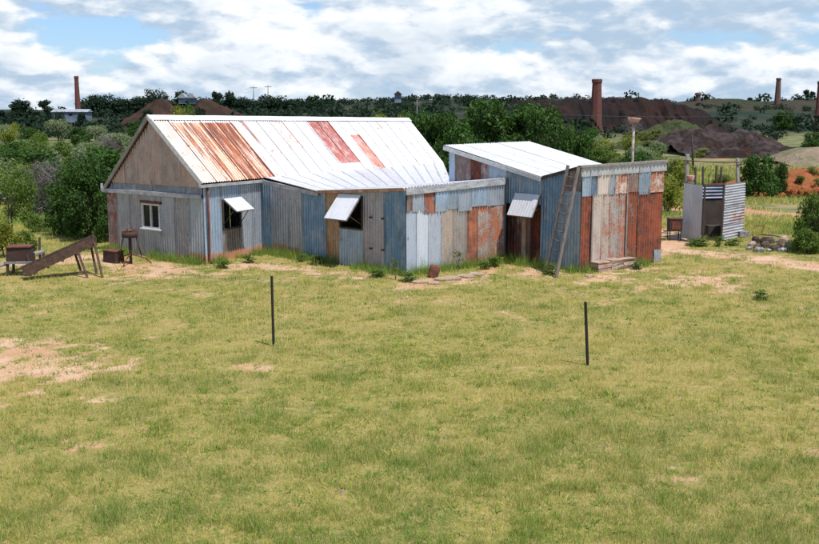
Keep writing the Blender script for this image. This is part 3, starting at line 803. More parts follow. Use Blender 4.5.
mb = MB(); roof(mb, Dt + up * 0.0 + nDE * 0.05 + nCD * .06, Et + up * 0.0 + nDE * 0.05, V2, S0 + nCD * 0.1 + up * 0.01, 6, lambda i: [(0, 1, j(WHITE), random.uniform(0.1, 0.28))], rows=4); H.part('roof', mb, 'nearly flat white roof of the wing')
# ridge cap
mb = MB(); rd = (R1 - R0).normalized()
pn_ = (EB0 - R0).normalized(); pf_ = (EA0 - R0).normalized()
a1, b1 = R0 - rd * 0.03 + up * 0.04, R1 + rd * 0.05 + up * 0.04
for dv in (pn_, pf_):
    q = [a1, b1, b1 + dv * 0.24, a1 + dv * 0.24]; nn_ = (q[1] - q[0]).cross(q[2] - q[0]).normalized(); nn_ = nn_ if nn_.z > 0 else -nn_
    ids = []
    mb.corr(lambda x, t, dv=dv, nn_=nn_: (a1.lerp(b1, t) + dv * 0.24 * x + nn_ * (0.014 + 0.004 * math.sin(t * 40))), nn_, 0.24, 16, (0.78, 0.79, 0.81), 0.10, 0, pitch=0.2, amp=0.0, rows=30, warp=0.0)
H.part('ridge_cap', mb, 'white ridge capping')
# barge boards
mb = MB(); mb.beam(R0 + up * 0.01 - nAB * 0.01, EB0 + up * 0.0 - nAB * 0.01, 0.05, 0.15, M['white_paint']); H.part('barge_board', mb, 'pale board on the right gable slope')
mb = MB(); mb.beam(R0 - up * 0.03 - nAB * 0.01, EA0 - up * 0.03 - nAB * 0.01, 0.05, 0.12, M['grey_timber'])
mb.prism([R0 - up * 0.05, EA0 - up * 0.05, EA0 - up * 0.09 - nAB * 0.42, R0 - up * 0.09 - nAB * 0.42], (0, 0, 0.02), M['dark_timber'])
H.part('barge_board', mb, 'dark board on the left gable slope')
# hidden back walls
def back_walls(T, pts):
    for a, b, z0, z1 in pts:
        mb = MB(); nsh = max(1, round((b - a).length / 0.78))
        for i in range(nsh): wall_sheet(mb, a, b, i / nsh, (i + 1) / nsh, -1.5, lambda s: z0 * (1 - s) + z1 * s, random.choice([GREY, LGREY, PBLUE]), 0.15, 0.7)
        T.part('wall', mb)
back_walls(H, [(A2, A, 2.1, 2.1), (K, A2, 2.15, 2.1), (V2g, K, 1.9, 2.15), (E_, V2g, 2.4, 1.9)])
gb = MB(); q1_, q2_ = Vector((K.x, K.y, 2.1)), Vector((A2.x, A2.y, 2.0))
gb.prism([q1_, q2_, R1 - up * 0.08 - rd * 0.1], -rd * 0.03, M['dark_timber']); H.part('gable_cladding', gb, 'plain boarding closing the far gable')
# floors (dark earth inside) and a dim lining so that openings look into a room
# flap windows
def flap(T, a, b, x0, x1, ztop, zbot, out, down, label, sheet=WHITE, rust=0.05, frame=True):
    n = wnorm(a, b); d = (b - a).normalized(); p0 = a.lerp(b, on_line(x0, a, b)) + n * 0.05; p1 = a.lerp(b, on_line(x1, a, b)) + n * 0.05
    h0, h1 = p0 + up * ztop, p1 + up * ztop; v = n * out - up * down; L = v.length; nn_ = d.cross(v).normalized(); nn_ = nn_ if nn_.z > 0 else -nn_
    mb = MB()
    mb.corr(lambda x, t: h0.lerp(h1, x) + v * (1 - t) + nn_ * 0.028, nn_, (h1 - h0).length, L, sheet, rust, 0, rows=3, warp=0.006, amp=.0035)
    mb.beam(h0 + d * .02, h0 + d * .02 + v, 0.035, 0.03, M['grey_timber'], up=nn_); mb.beam(h1 - d * .02, h1 - d * .02 + v, 0.035, 0.03, M['grey_timber'], up=nn_)
    mb.beam(h0 + v + d * .04, h1 + v - d * .04, 0.03, 0.028, M['grey_timber'], up=nn_)
    f = T.part('window_flap', mb, label)
    m0 = (h0 + d * .05) + v * 0.8; m1 = (h1 - d * .05) + v * 0.8
    for m_, p__ in ((m0, p0), (m1, p1)):
        st = MB(); st.tube([m_, p__ + up * (zbot + 0.15)], 0.012, M['dark_timber'], 6); T.part('prop', st, parent=f)
    if frame:
        fr = MB(); t = 0.05
        fr.beam(p0 - n * 0.02 + up * zbot, p1 - n * 0.02 + up * zbot, 0.06, t, M['dark_timber'])
        fr.beam(p0 - n * 0.02 + up * zbot, p0 - n * 0.02 + up * ztop, t, t, M['dark_timber'], up=n); fr.beam(p1 - n * 0.02 + up * zbot, p1 - n * 0.02 + up * ztop, t, t, M['dark_timber'], up=n)
        T.part('window_frame', fr)
flap(H, B, C, 222.5, 240, zf1t + 0.03, zf1b, 0.52, 0.36, 'white flap propped open on the side wall')
flap(H, C, D, 341, 363, z2t + 0.03, z2b, 0.62, 0.70, 'large white flap propped open on the wing')

# ------------------------------------------------------------------ second building
S = Thing('iron_shed', (F_.x, F_.y, 0), 'corrugated iron shed with white skillion roof and rusty red patchwork front, right of the house', 'shed')
BLt = P(449.5, 145.5, 33.5); BL = Vector((BLt.x, BLt.y, 0))
wl = (F_ - BL); wl.z = 0; wlen = wl.length; wld = wl.normalized(); vd2 = Vector((-wld.y, wld.x, 0))
sv = on_line(543, BL, F_); Vg = BL.lerp(F_, sv); Vl = Vector((Vg.x, Vg.y, z_at(177, Vg)))
BRt = BLt + vd2 * 3.85; BRt.z = BLt.z + 0.03; Vr = Vl + vd2 * 3.85
Ft = Vector((F_.x, F_.y, z_at(166.5, F_))); Gt = Vector((Gc.x, Gc.y, z_at(161, Gc)))
def topL(s, d=0.05):
    if s < sv: return BLt.z + (Vl.z - BLt.z) * s / sv - d
    return Vl.z + (Ft.z - Vl.z) * (s - sv) / (1 - sv) - d
pr = BL.lerp(F_, on_line(522, BL, F_)); zr3 = z_at(204, pr)
wall_specs(S, 'wall', BL, F_, [
    (None, 455, 0.0, topL, PBLUE, 0.03, 0), (455, 471, 0.0, topL, BROWN, 0.22, 0, 'brown striped sheets under the high end of the roof'), (471, 481, 0.0, topL, BROWN, 0.88, 0, 'rust-red sheet under the high end of the roof'),
    (481, 487, 0.0, topL, PINK, 0.5, 0), (487, 506, 0.0, topL, PBLUE, 0.04, 0), (506, 541, zr3, topL, BLUE, 0.03, 0),
    (541, 563, 0.0, topL, DBLUE, 0.03, 0.25, 'deep blue sheets left of the ladder'),
    (563, None, 0.0, lambda s: Vl.z - 0.35, PBLUE, 0.08, 0.4), (563, None, lambda s: Vl.z - 0.36, topL, BROWN, 0.20, 0)], label='left side wall in blue sheets under the sloping roof', girt=False)
# recess under the flap: old rusty sheets set back
rin = -wnorm(BL, F_); a3 = BL.lerp(F_, on_line(500, BL, F_)) + rin * 0.40; b3 = BL.lerp(F_, on_line(541, BL, F_)) + rin * 0.40
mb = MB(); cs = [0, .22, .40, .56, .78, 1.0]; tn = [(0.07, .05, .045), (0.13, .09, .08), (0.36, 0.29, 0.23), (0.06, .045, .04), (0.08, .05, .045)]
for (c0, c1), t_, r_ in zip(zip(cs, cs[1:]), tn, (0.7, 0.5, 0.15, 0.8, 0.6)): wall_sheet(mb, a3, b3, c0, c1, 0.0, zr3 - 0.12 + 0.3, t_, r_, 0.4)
S.part('wall', mb, 'dark rusty sheets set back under the flap')
mb = MB(); jb = BL.lerp(F_, on_line(541.5, BL, F_)); jn = rin
mb.prism([jb, jb + jn * 0.42, jb + jn * 0.42 + up * (zr3 + .1), jb + up * (zr3 + .1)], -wld * 0.03, M['dark_timber'])
S.part('door_jamb', mb); mb = MB(); jc = BL.lerp(F_, on_line(499, BL, F_)); mb.prism([jc, jc + jn * 0.42, jc + jn * 0.42 + up * (zr3 + .1), jc + up * (zr3 + .1)], wld * 0.03, M['dark_timber'])
S.part('door_jamb', mb)
mb = MB(); q = BL.lerp(F_, on_line(522, BL, F_)) + rin * 0.1
mb.beam(q, q + up * zr3, 0.17, 0.05, M['stone'], up=rin); S.part('post', mb, 'pale upright plank in the dark recess')
flap(S, BL, F_, 516.5, 541, z_at(193.5, pr), zr3 - 0.2, 0.36, 0.66, 'grey-white flap propped open over the recess', sheet=(0.62, 0.62, 0.63), rust=0.08, frame=False)
# front wall
topF = lambda s: Ft.z * (1 - s) + Gt.z * s
zrow = lambda px: z_at(195.5 - (px - 579) * 0.035, F_.lerp(Gc, on_line(px, F_, Gc)))
RED = (0.38, 0.20, 0.12)
specs = [(None, 591, 0.0, zrow(585) + .05, RED, 0.82, 0.1, 'dark rust sheet at the left corner'),
         (591, 601, 0.28, zrow(596) + .05, CREAM, 0.34, 0), (601, 609, 0.28, zrow(605) + .05, CREAM, 0.44, 0), (609, 618, 0.28, zrow(613) + .05, (0.50, 0.46, 0.43), 0.42, 0),
         (618, 626, 0.28, zrow(622) + .05, CREAM, 0.55, 0, 'cream door panel with a rust-red top'), (626, 637, 0.02, zrow(631) + .05, RED, 0.60, 0.1, 'rust streaked sheet right of the door'),
         (637, None, 0.02, zrow(648) + .05, RED, 0.92, 0.0, 'deep red rusted sheets at the right end')]
upF = [(None, 588, PBLUE, 0.05, 1), (588, 595, BLUE, 0.05, 1), (595, 607, CREAM, 0.12, 0), (607, 613, LGREY, 0.10, 1), (613, 625, CREAM, 0.45, 0), (625, 636, PINK, 0.40, -1), (636, 647, PBLUE, 0.10, 1), (647, None, CREAM, 0.58, -1)]
for x0, x1, t, r, jg in upF:
    xm = ((x0 or 579) + (x1 or 659)) / 2
    specs.append((x0, x1, zrow(xm) - jg * 0.03, lambda s: topF(s) - 0.15, t, r, 0, {588: 'blue square sheet in the upper row', 647: 'rust-spotted sheet at the end of the upper row'}.get(x0), 0.022))
wall_specs(S, 'wall', F_, Gc, specs, label='front wall of rusty and cream patchwork sheets')
nF = wnorm(F_, Gc); dF = (Gc - F_).normalized()
# scalloped flashing & cap
mb = MB()
wall_sheet(mb, F_ - dF * 0.08, Gc + dF * 0.10, 0, 1, lambda s: topF(s) - 0.30, lambda s: topF(s) - 0.02, (0.48, 0.49, 0.50), 0.14, 0, 0.05, pitch=0.16, rag=0)
S.part('flashing', mb, 'pale scalloped flashing along the front')
mb = MB(); mb.beam(F_ + nF * 0.03 - dF * 0.12 + up * (Ft.z + 0.0), Gc + nF * 0.03 + dF * 0.14 + up * (Gt.z + 0.0), 0.16, 0.06, M['grey_timber']); S.part('fascia', mb)
for px in (591, 625.5):
    mb = MB(); q = F_.lerp(Gc, on_line(px, F_, Gc)) + nF * 0.035; mb.beam(q + up * 0.25, q + up * (zrow(px)), 0.05, 0.03, M['grey_timber'], up=nF); S.part('door_frame', mb)
# grey patch at bottom right
mb = MB(); wall_sheet(mb, F_, Gc, on_line(654, F_, Gc), 1.0, 0.0, 0.42, LGREY, 0.2, 0.5, 0.03); S.part('iron_sheet', mb, 'small pale grey offcut at the bottom right corner')
# roofs
ov = -vd2 * 0.16
mb = MB(); roof(mb, BLt + ov - wld * 0.12, BRt + vd2 * .1 - wld * 0.12, Vr + vd2 * .1, Vl + ov, 5, lambda i: [(0, 0.6, j(WHITE), random.uniform(.02, .16)), (0.59, 1, j(WHITE), random.uniform(.04, .22))])
S.part('roof', mb, 'white skillion roof sloping to the front')
mb = MB(); roof(mb, Ft + ov * .3, Gt - vd2 * 0.0, Vr, Vl + ov * .8, 5, lambda i: [(0, 1, j(WHITE), 0.2)], rows=3); S.part('roof', mb)
mb = MB(); mb.beam(BLt + ov - wld * 0.12 - up * 0.08, Vl + ov - up * 0.06, 0.035, 0.13, M['white_paint']); S.part('barge_board', mb, 'pale board along the sloping roof edge')
mb = MB(); mb.beam(Vl + ov * .8 - up * 0.03, Ft + ov * .8 - up * 0.03, 0.04, 0.07, M['brown_timber']); S.part('barge_board', mb, 'brown board rising to the front corner')
BRg = Vector((BRt.x, BRt.y, 0))
Vrg = Vector((Vr.x, Vr.y, 0))
back_walls(S, [(BRg, BL, BRt.z - .06, BLt.z - .06), (Vrg, BRg, Vr.z - .06, BRt.z - .06), (Gc, Vrg, Gt.z - .1, Vr.z - .06)])
# flue behind with cowl
fp = P(632.5, 160, 34.2); fb = Vector((fp.x, fp.y, 0)); ftz = P(632.5, 122, 34.2).z
fl = Thing('flue_pipe', (fb.x, fb.y, 0), 'tall rust-streaked white flue pipe with rusty bowl on top behind the shed', 'flue')
mb = MB(); mb.tube([fb, fb + up * 1.5, fb + up * (ftz * 0.75), fb + up * ftz], 0.045, M['flue'], 10); fl.part('pipe', mb)
mb = MB(); mb.lathe(fb + up * (ftz - 0.01), [(0.07, 0), (0.16, 0.03), (0.21, 0.10), (0.24, 0.15), (0.225, 0.155), (0.18, 0.11), (0.05, 0.07)], M['rust_bright'], 16, axis=Matrix.Rotation(math.radians(6), 3, 'Y')); fl.part('bowl', mb)
# white gable roof seen between the two
bg = Thing('outbuilding', (P(447, 180, 52).x, 52, 0), 'small white-roofed outbuilding just showing between house and shed', 'outbuilding')
bx_ = bg.loc[0]; gz = H1(bx_, 52)
mb = MB(); mb.box((bx_ + 1.2, 53.5, (1.5 + gz) / 2 - 0.1), (2.6, 3.0, 1.5 - gz), M['shed_wall']); bg.part('wall', mb)
mb = MB(); za = P(452, 154, 52).z
mb.prism([(bx_ - 0.6, 51.8, 1.2), (bx_ + 0.75, 51.8, za), (bx_ + 2.9, 51.8, 1.2), (bx_ + 2.9, 51.8, 1.12), (bx_ + .75, 51.8, za - .1), (bx_ - .6, 51.8, 1.12)], (0, 3.4, 0), M['white_paint']); bg.part('roof', mb)

# ladder
lb1, lb2 = G(545.7, 273.5), G(556, 278.5)
lt1 = P(568, 165.5, BL.lerp(F_, on_line(568, BL, F_)).y - 0.2); lt2 = P(578.6, 167, BL.lerp(F_, on_line(577, BL, F_)).y - 0.2)
la = Thing('ladder', tuple((lb1 + lb2) / 2), 'long grey wooden ladder leaning against the blue side wall of the shed', 'ladder')
for a_, b_ in ((lb1, lt1), (lb2, lt2)):
    mb = MB(); mb.beam(a_, b_, 0.05, 0.09, M['ladder_timber'], up=wnorm(BL, F_)); la.part('rail', mb)
for i in range(11):
    t = 0.07 + i * 0.083; mb = MB(); a_, b_ = lb1.lerp(lt1, t), lb2.lerp(lt2, t)
    mb.tube([a_, b_], 0.016, M['ladder_timber'], 6); la.part('rung', mb)

# doorstep block
q0, q1 = F_.lerp(Gc, on_line(590, F_, Gc)), F_.lerp(Gc, on_line(628, F_, Gc))
mb = MB(); R_ = Matrix.Rotation(math.atan2(dF.y, dF.x), 3, 'Z'); c_ = (q0 + q1) / 2 + nF * 0.20
for k_, (zz, hh, ww) in enumerate(((0.055, 0.13, 1.02), (0.185, 0.12, 0.98), (0.275, 0.05, 1.0))):
    nb = 3
    for i in range(nb):
        Lb = (q1 - q0).length * ww / nb
        mb.box(c_ + dF * (i - 1) * Lb + up * zz + nF * random.uniform(-.02, .02), (Lb * 0.99, 0.36, hh), M['cement'], R_, jit=0.03)
single('doorstep', mb, (c_.x, c_.y, 0), 'crumbling cement block step below the shed door', 'step')

# ------------------------------------------------------------------ outhouse
OA, OB, OC, OD = G(682, 238.5), G(701, 243), G(722, 241), G(742.5, 236.5)
O = Thing('outhouse', (OB.x, OB.y, 0), 'small roofless corrugated iron outhouse with dark doorway right of the shed', 'outhouse')
zo = lambda p, y: z_at(y, p)
mb = MB(); wall_sheet(mb, OA, OB, 0, .5, 0.03, lambda s: zo(OA, 183) * (1 - s) + zo(OB, 186) * s, (0.66, 0.66, 0.68), 0.08, 0.4, pitch=.14); wall_sheet(mb, OA, OB, .5, 1, 0.0, lambda s: zo(OA, 183) * (1 - s) + zo(OB, 186) * s, (0.60, 0.60, 0.63), 0.12, 0.4, pitch=.14)
O.part('wall', mb, 'left wall of upright grey sheets')
mb = MB()
for i in range(3):
    z0, z1 = [0.02, 0.62, 1.22][i], [0.66, 1.26, zo(OC, 184)][i]
    wall_sheet(mb, OC, OD, 0.0, 1.0 + random.uniform(-.03, .03), lambda s, z0=z0: z0, lambda s, z1=z1: z1, (0.50, 0.50, 0.54), (0.22, 0.42, 0.15)[i], 0.3, 0.006 * i, pitch=0.10, horizontal=True)
O.part('wall', mb, 'right wall of sheets laid sideways, ragged at the edge')
OX = OA + (OD - OC) * 1.0 + (OC - OB) * 0.3; OX = Vector((OA.x + 1.0, OA.y + 1.1, 0)); OY = Vector((OD.x - 0.15, OD.y + 0.8, 0))
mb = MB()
mb.prism([OX + up * .02, OY + up * .02, OY + up * 1.42, OX + up * 1.42], (0, .03, 0), M['dark_timber']); wall_sheet(mb, OX, OY, 0, 1, 1.40, 1.9, (0.17, 0.21, 0.27), 0.15, 0, 0.006, horizontal=True)  # dark lower board paints in the shade on the rear wall inside the doorway
O.part('wall', mb, 'rear wall seen through the doorway, blue-grey sheets above, shade painted as a dark board below')
mb = MB(); wall_sheet(mb, OX, OA, 0, 1, 0.0, 1.9, GREY, 0.3, 0.3); O.part('wall', mb)
mb = MB(); wall_sheet(mb, OD, OY, 0, 1, 0.0, 1.9, GREY, 0.3, 0.3); O.part('wall', mb)
mb = MB()
for q in (OB + (OC - OB) * 0.06, OC - (OC - OB) * 0.04): mb.beam(q, q + up * zo(OB, 184.5), 0.06, 0.06, M['dark_timber'], up=(0, 1, 0))
mb.beam(OB + up * zo(OB, 185), OC + up * zo(OC, 184), 0.06, 0.06, M['rust']); O.part('door_frame', mb)
mb = MB(); s_a = OX.lerp(OY, .15) - Vector((0, .45, 0)); s_b = OX.lerp(OY, .85) - Vector((0, .45, 0))
mb.box((s_a + s_b) / 2 + up * 0.2, (1.0, 0.45, 0.40), M['dark_timber']); O.part('seat', mb, 'dark box seat inside')
# posts and rail behind
def post(px, ytop, base_px, ybase, r, mat, name, label, cat, lean=0.0, group=None, Y=None):
    b = G(base_px, ybase) if Y is None else Vector((P(base_px, 200, Y).x, Y, H1(P(base_px, 200, Y).x, Y)))
    t = P(px, ytop, b.y); mb = MB(); mid = b.lerp(t, 0.5) + Vector((random.uniform(-.02, .02), 0, 0))
    mb.tube([b - up * 0.1, mid, t - up * 0.03, t], [r * 1.1, r, r * 0.95, r * 0.6], mat, 8)
    return single(name, mb, tuple(b), label, cat, group)
YP = OX.y + 0.5
post(687.5, 154, 686.5, 0, 0.085, M['grey_timber'], 'timber_post', 'thick grey timber post behind the left of the outhouse', 'post', Y=YP)
post(737.5, 158, 739, 0, 0.07, M['grey_timber'], 'timber_post', 'grey timber post behind the right of the outhouse', 'post', Y=YP)
mb = MB(); mb.tube([P(684, 160.5, YP - .1), P(712, 162, YP - .1), P(742, 162.5, YP - .1)], 0.022, M['rust'], 6); q = P(712, 162, YP)
single('rail', mb, tuple(q), 'thin rusty rail joining the two timber posts above the outhouse', 'rail')
for px, y0, nm in ((695.5, 167, 'leftmost of the short dark stakes above the outhouse, beside the hanging tin'), (703, 166.5, 'second short dark stake above the outhouse'), (709, 174, 'thin lowest stake in the middle of the row above the outhouse'), (716.5, 165.5, 'tallest short dark stake above the outhouse, slightly bent'), (721.5, 167, 'rightmost of the short dark stakes above the outhouse')):
    post(px, y0, px + random.uniform(-1, 1), 0, 0.045 if px != 709 else 0.02, M['dark_timber'], 'stake', nm, 'stake', Y=YP + 0.9, group='short stakes behind the outhouse')
mb = MB(); q = P(690.5, 182, YP - 0.3); mb.lathe(q - up * .02, [(0.10, 0), (0.13, 0.01), (0.15, 0.26), (0.14, 0.27), (0.11, 0.05)], M['rust_bright'], 14)
mb.beam(q + Vector((-.02, 0.2, -0.03)), q + Vector((-.02, -0.2, -0.03)), .25, 0.03, M['grey_timber']); mb.beam(Vector((q.x, q.y + .12, 0)), Vector((q.x, q.y + .12, q.z - .04)), .06, .06, M['grey_timber'], up=(0, 1, 0))
single('bucket', mb, (q.x, q.y, 0), 'rusty pinkish bucket on a stand beside the left timber post', 'bucket')
# rusty box on legs left of outhouse
q = G(674, 240); T_ = Thing('rusty_firebox', tuple(q), 'small rusty black firebox on thin legs left of the outhouse', 'firebox')
mb = MB(); mb.box(q + up * 0.56, (0.46, 0.42, 0.44), M['rust_dark'], jit=.01); mb.box(q + up * 0.80, (0.50, 0.46, 0.03), M['rust']); T_.part('box', mb)
mb = MB(); mb.box(q + Vector((-.0, -.22, .56)), (0.30, 0.02, 0.28), M['rust'], jit=.004); T_.part('door', mb)
for dx, dy in ((-.2, -.17), (.2, -.17), (.2, .17), (-.2, .17)):
    mb = MB(); mb.beam(q + Vector((dx, dy, 0)), q + Vector((dx, dy, .35)), .03, .03, M['rust_dark'], up=(0, 1, 0)); T_.part('leg', mb)
mb = MB(); mb.beam(q + Vector((-.42, -.1, .34)), q + Vector((-.18, -.1, .36)), .2, .025, M['rust_dark']); T_.part('shelf', mb)
# ------------------------------------------------------------------ left yard: chute, box, posts, forge
ca, cb = G(26, 281), G(96, 276)
c_lo = P(24, 275, G(24, 280).y); c_hi = P(94, 243.5, G(92, 274).y)
chd = (c_hi - c_lo).normalized(); side = chd.cross(up).normalized()
T_ = Thing('timber_chute', (c_lo.x, c_lo.y, 0), 'long brown timber chute sloping up on splayed legs at the left edge', 'chute')
wch = 0.42
mb = MB(); mb.beam(c_lo, c_hi, wch, 0.03, M['dark_timber']); T_.part('bottom_board', mb)
for sg in (-1, 1):
    mb = MB(); mb.beam(c_lo + side * sg * wch / 2 + up * 0.10, c_hi + side * sg * wch / 2 + up * 0.10, 0.03, 0.24, M['brown_timber']); T_.part('side_board', mb)
mb = MB(); mb.beam(c_hi + side * .25 + up * .1, c_hi - side * .25 + up * .1, .04, .22, M['brown_timber']); T_.part('end_board', mb)
for t in (0.12, .32, .52, .72, .9):
    mb = MB(); q = c_lo.lerp(c_hi, t); mb.beam(q + side * .27 - up * .04, q - side * .27 - up * .04, .05, .05, M['brown_timber']); T_.part('cross_bearer', mb)
for (bx0, by0), sg in (((87.5, 278), 0.4), ((102.5, 277.5), 1)):
    g_ = G(bx0, by0); tp = c_hi - chd * (0.55 if bx0 < 95 else 0.06) + side * (.26 if True else 0) + up * (.1 if bx0 > 95 else -.02)
    mb = MB(); mb.beam(g_, tp, 0.06, 0.05, M['brown_timber'], up=side); T_.part('leg', mb)
    g2 = g_ - side * 0.62 ; mb = MB(); mb.beam(Vector((g2.x, g2.y, 0)), tp - side * .52, 0.06, 0.05, M['brown_timber'], up=side); T_.part('leg', mb)
# rusty hopper box
q = G(17, 277); q = Vector((q.x, q.y + 0.35, 0))
T_ = Thing('rusty_hopper', tuple(q), 'dark rusty iron box on a timber stand at the low end of the chute', 'hopper')
mb = MB(); Rr = Matrix.Rotation(0.15, 3, 'Z')
mb.box(q + up * 0.62, (0.62, 0.5, 0.44), M['rust_dark'], Rr, jit=.015); T_.part('box', mb)
mb = MB(); mb.box(q + up * 0.85, (0.68, 0.56, 0.03), M['rust'], Rr, jit=.004); T_.part('rim', mb)
mb = MB(); mb.beam(q + Vector((-.38, -.25, .40)), q + Vector((.42, -.25, .40)), .06, .07, M['grey_timber']); T_.part('bearer', mb); mb = MB(); mb.beam(q + Vector((-.38, .25, .40)), q + Vector((.42, .25, .40)), .06, .07, M['grey_timber']); T_.part('bearer', mb)
for dx, dy in ((-.28, -.22), (.30, -.22), (.30, .22), (-.28, .22)):
    mb = MB(); mb.beam(q + Vector((dx * 1.15, dy, 0)), q + Vector((dx, dy, .62)), .06, .06, M['dark_timber'], up=(0, 1, 0)); T_.part('leg', mb)
mb = MB(); a_, b_ = G(-8, 279), G(44, 263); mb.beam(a_ + up * 0.30, b_ + up * 0.38, 0.20, 0.05, M['grey_timber']); 
mb.beam(a_, a_ + up * .3, .07, .07, M['grey_timber'], up=(0, 1, 0)); mb.beam(b_, b_ + up * .36, .07, .07, M['grey_timber'], up=(0, 1, 0))
single('plank_bench', mb, (a_.x, a_.y, 0), 'grey plank on short posts behind the rusty iron box', 'bench')
post(39.5, 237, 40.5, 262, 0.04, M['dark_timber'], 'timber_post', 'dark upright post behind the chute, taller of the pair', 'post')
post(31, 247, 31.5, 263, 0.035, M['dark_timber'], 'timber_post', 'dark upright post behind the chute, shorter of the pair', 'post')
# forge stand
q = G(131, 264); T_ = Thing('forge_stand', tuple(q), 'rusty iron forge pot on splayed legs before the gable wall', 'forge')
mb = MB()
mb.lathe(q + up * 0.82, [(0.10, 0), (0.24, 0.02), (0.25, 0.20), (0.22, 0.20), (0.20, 0.05)], M['rust_dark'], 12)
for k_ in range(5):
    a_ = k_ * 1.3; mb.box(q + Vector((.15 * math.cos(a_), .15 * math.sin(a_), 1.04)), (.09, .09, .10), M['rust'], Matrix.Rotation(a_, 3, 'X'))
T_.part('pot', mb)
mb = MB(); mb.tube([q, q + up * .85], 0.045, M['rust_dark'], 8); T_.part('column', mb)
for a_ in (0.3, 2.7, 4.6):
    dv = Vector((math.cos(a_), math.sin(a_), 0)); mb = MB(); mb.tube([q + dv * .62, q + dv * .45 + up * .16, q + dv * .2 + up * .26, q + up * .3], 0.022, M['rust'], 6); T_.part('leg', mb)
for a_ in (0.5, 3.4):
    dv = Vector((math.cos(a_), math.sin(a_), 0)); mb = MB(); mb.tube([q + dv * .34 + up * .22, q + dv * .2 + up * .82], 0.018, M['rust_dark'], 6); T_.part('brace', mb)
q = G(114, 262.5); mb = MB(); mb.box(q + up * .19, (.56, .36, .34), M['rust_dark'], Matrix.Rotation(-.6, 3, 'Z'), jit=.02); mb.box(q + up * .375, (.60, .40, .03), M['rust'], Matrix.Rotation(-.6, 3, 'Z'), jit=.005)
single('rusty_chest', mb, tuple(q), 'low dark rusty iron box at the left corner of the gable wall', 'box')
# rusty drum beside the wing
q = G(432.5, 277.5); mb = MB(); mb.lathe(q + up * .01, [(.15, 0), (.165, .03), (.15, .06), (.16, .2), (.155, .33), (.14, .34), (.13, .10)], M['rust'], 14, axis=Matrix.Rotation(.25, 3, 'Y'))
single('rusty_drum', mb, tuple(q), 'small rusty red drum tilted at the foot of the wing front', 'drum')
# stones
def stone(loc, sx, sy, sz, mat=None, seed=0, name='stone'):
    r_ = random.Random(seed); mb = MB(); n = 9
    prof = [[(sx / 2 * (1 + r_.uniform(-.22, .22)) * math.cos(2 * math.pi * k / n), sy / 2 * (1 + r_.uniform(-.22, .22)) * math.sin(2 * math.pi * k / n)) for k in range(n)]]
    a = [mb.vert(Vector((x, y, -.03)) + Vector(loc)) for x, y in prof[0]]; b = [mb.vert(Vector((x * 1.03, y * 1.03, sz * .6 + r_.uniform(-.1, .1) * sz)) + Vector(loc)) for x, y in prof[0]]
    c = [mb.vert(Vector((x * .72, y * .72, sz * (1 + r_.uniform(-.15, .15)))) + Vector(loc)) for x, y in prof[0]]
    for p0, p1 in ((a, b), (b, c)):
        for k in range(n): mb.face([p0[k], p0[(k + 1) % n], p1[(k + 1) % n], p1[k]], mat or M['stone'])
    mb.face(c, mat or M['stone']); return mb
slabs = [(420, 283, .42, .3, .07, 'flat pale stone nearest the corner of the wing'), (434, 284, .34, .26, .06, 'small flat stone in front of the rusty drum'), (443, 280.5, .5, .34, .09, 'broad flat stone right of the rusty drum'),
         (455, 280, .40, .3, .10, 'flat stone in the middle of the row before the wing front'), (466, 277.5, .52, .36, .09, 'largest flat stone before the wing front'), (477, 275.5, .44, .3, .08, 'rightmost flat stone before the wing front'),
         (636, 268, .34, .26, .14, 'rounded stone at the right end of the doorstep'), (590, 277, .30, .24, .06, 'flat stone left of the doorstep')]
for i, (px, py, a_, b_, c2, lab) in enumerate(slabs):
    q = G(px, py); single('stone', stone(tuple(q), a_, b_, c2, seed=i), tuple(q), lab, 'stone', 'flat stones before the walls')
# star pickets
def picket(px, pt, bx_, pb, label):
    b = G(bx_, pb); t = P(px, pt, b.y); mb = MB(); d = (t - b)
    for a_ in (0.4, 0.4 + 2.094, 0.4 + 4.189):
        dv = Vector((math.cos(a_), math.sin(a_), 0)); pv = Vector((-dv.y, dv.x, 0)) * 0.004
        mb.prism([b - up * .1 - pv, b - up * .1 + pv, b - up * .1 + pv + dv * 0.030, b - up * .1 - pv + dv * .030], d + up * .1, M['picket'])
    single('star_picket', mb, tuple(b), label, 'fence picket', 'steel pickets in the paddock')
picket(271.5, 276, 273.5, 346, 'black steel picket standing in the grass before the house, left of the pair')
picket(585.5, 302, 588, 365.5, 'black steel picket leaning slightly in the grass, right of the pair')
# debris heap
dspots = []
rr = random.Random(5)
for i in range(26):
    px = 747 + rr.random() * 52; py = 243 + rr.random() * 9
    q = G(px, py); s_ = rr.uniform(.12, .34); kind = rr.choice(['stone', 'tin', 'dark'])
    mt = {'stone': M['bark'] if i % 3 else M['stone'], 'tin': M['tin'], 'dark': M['rust_dark']}[kind]
    lab = {'stone': 'rough stone lying in the rubbish heap right of the outhouse', 'tin': 'crumpled pale tin lying in the rubbish heap right of the outhouse', 'dark': 'blackened rusty scrap lying in the rubbish heap right of the outhouse'}[kind]
    single({'stone': 'rubble_stone', 'tin': 'scrap_tin', 'dark': 'scrap_iron'}[kind], stone(tuple(q), s_, s_ * .8, s_ * rr.uniform(.4, .8), mt, seed=50 + i), tuple(q), lab, {'stone': 'stone', 'tin': 'scrap tin', 'dark': 'scrap iron'}[kind], {'stone': 'stones in the rubbish heap', 'tin': 'tins in the rubbish heap', 'dark': 'black scraps in the rubbish heap'}[kind])
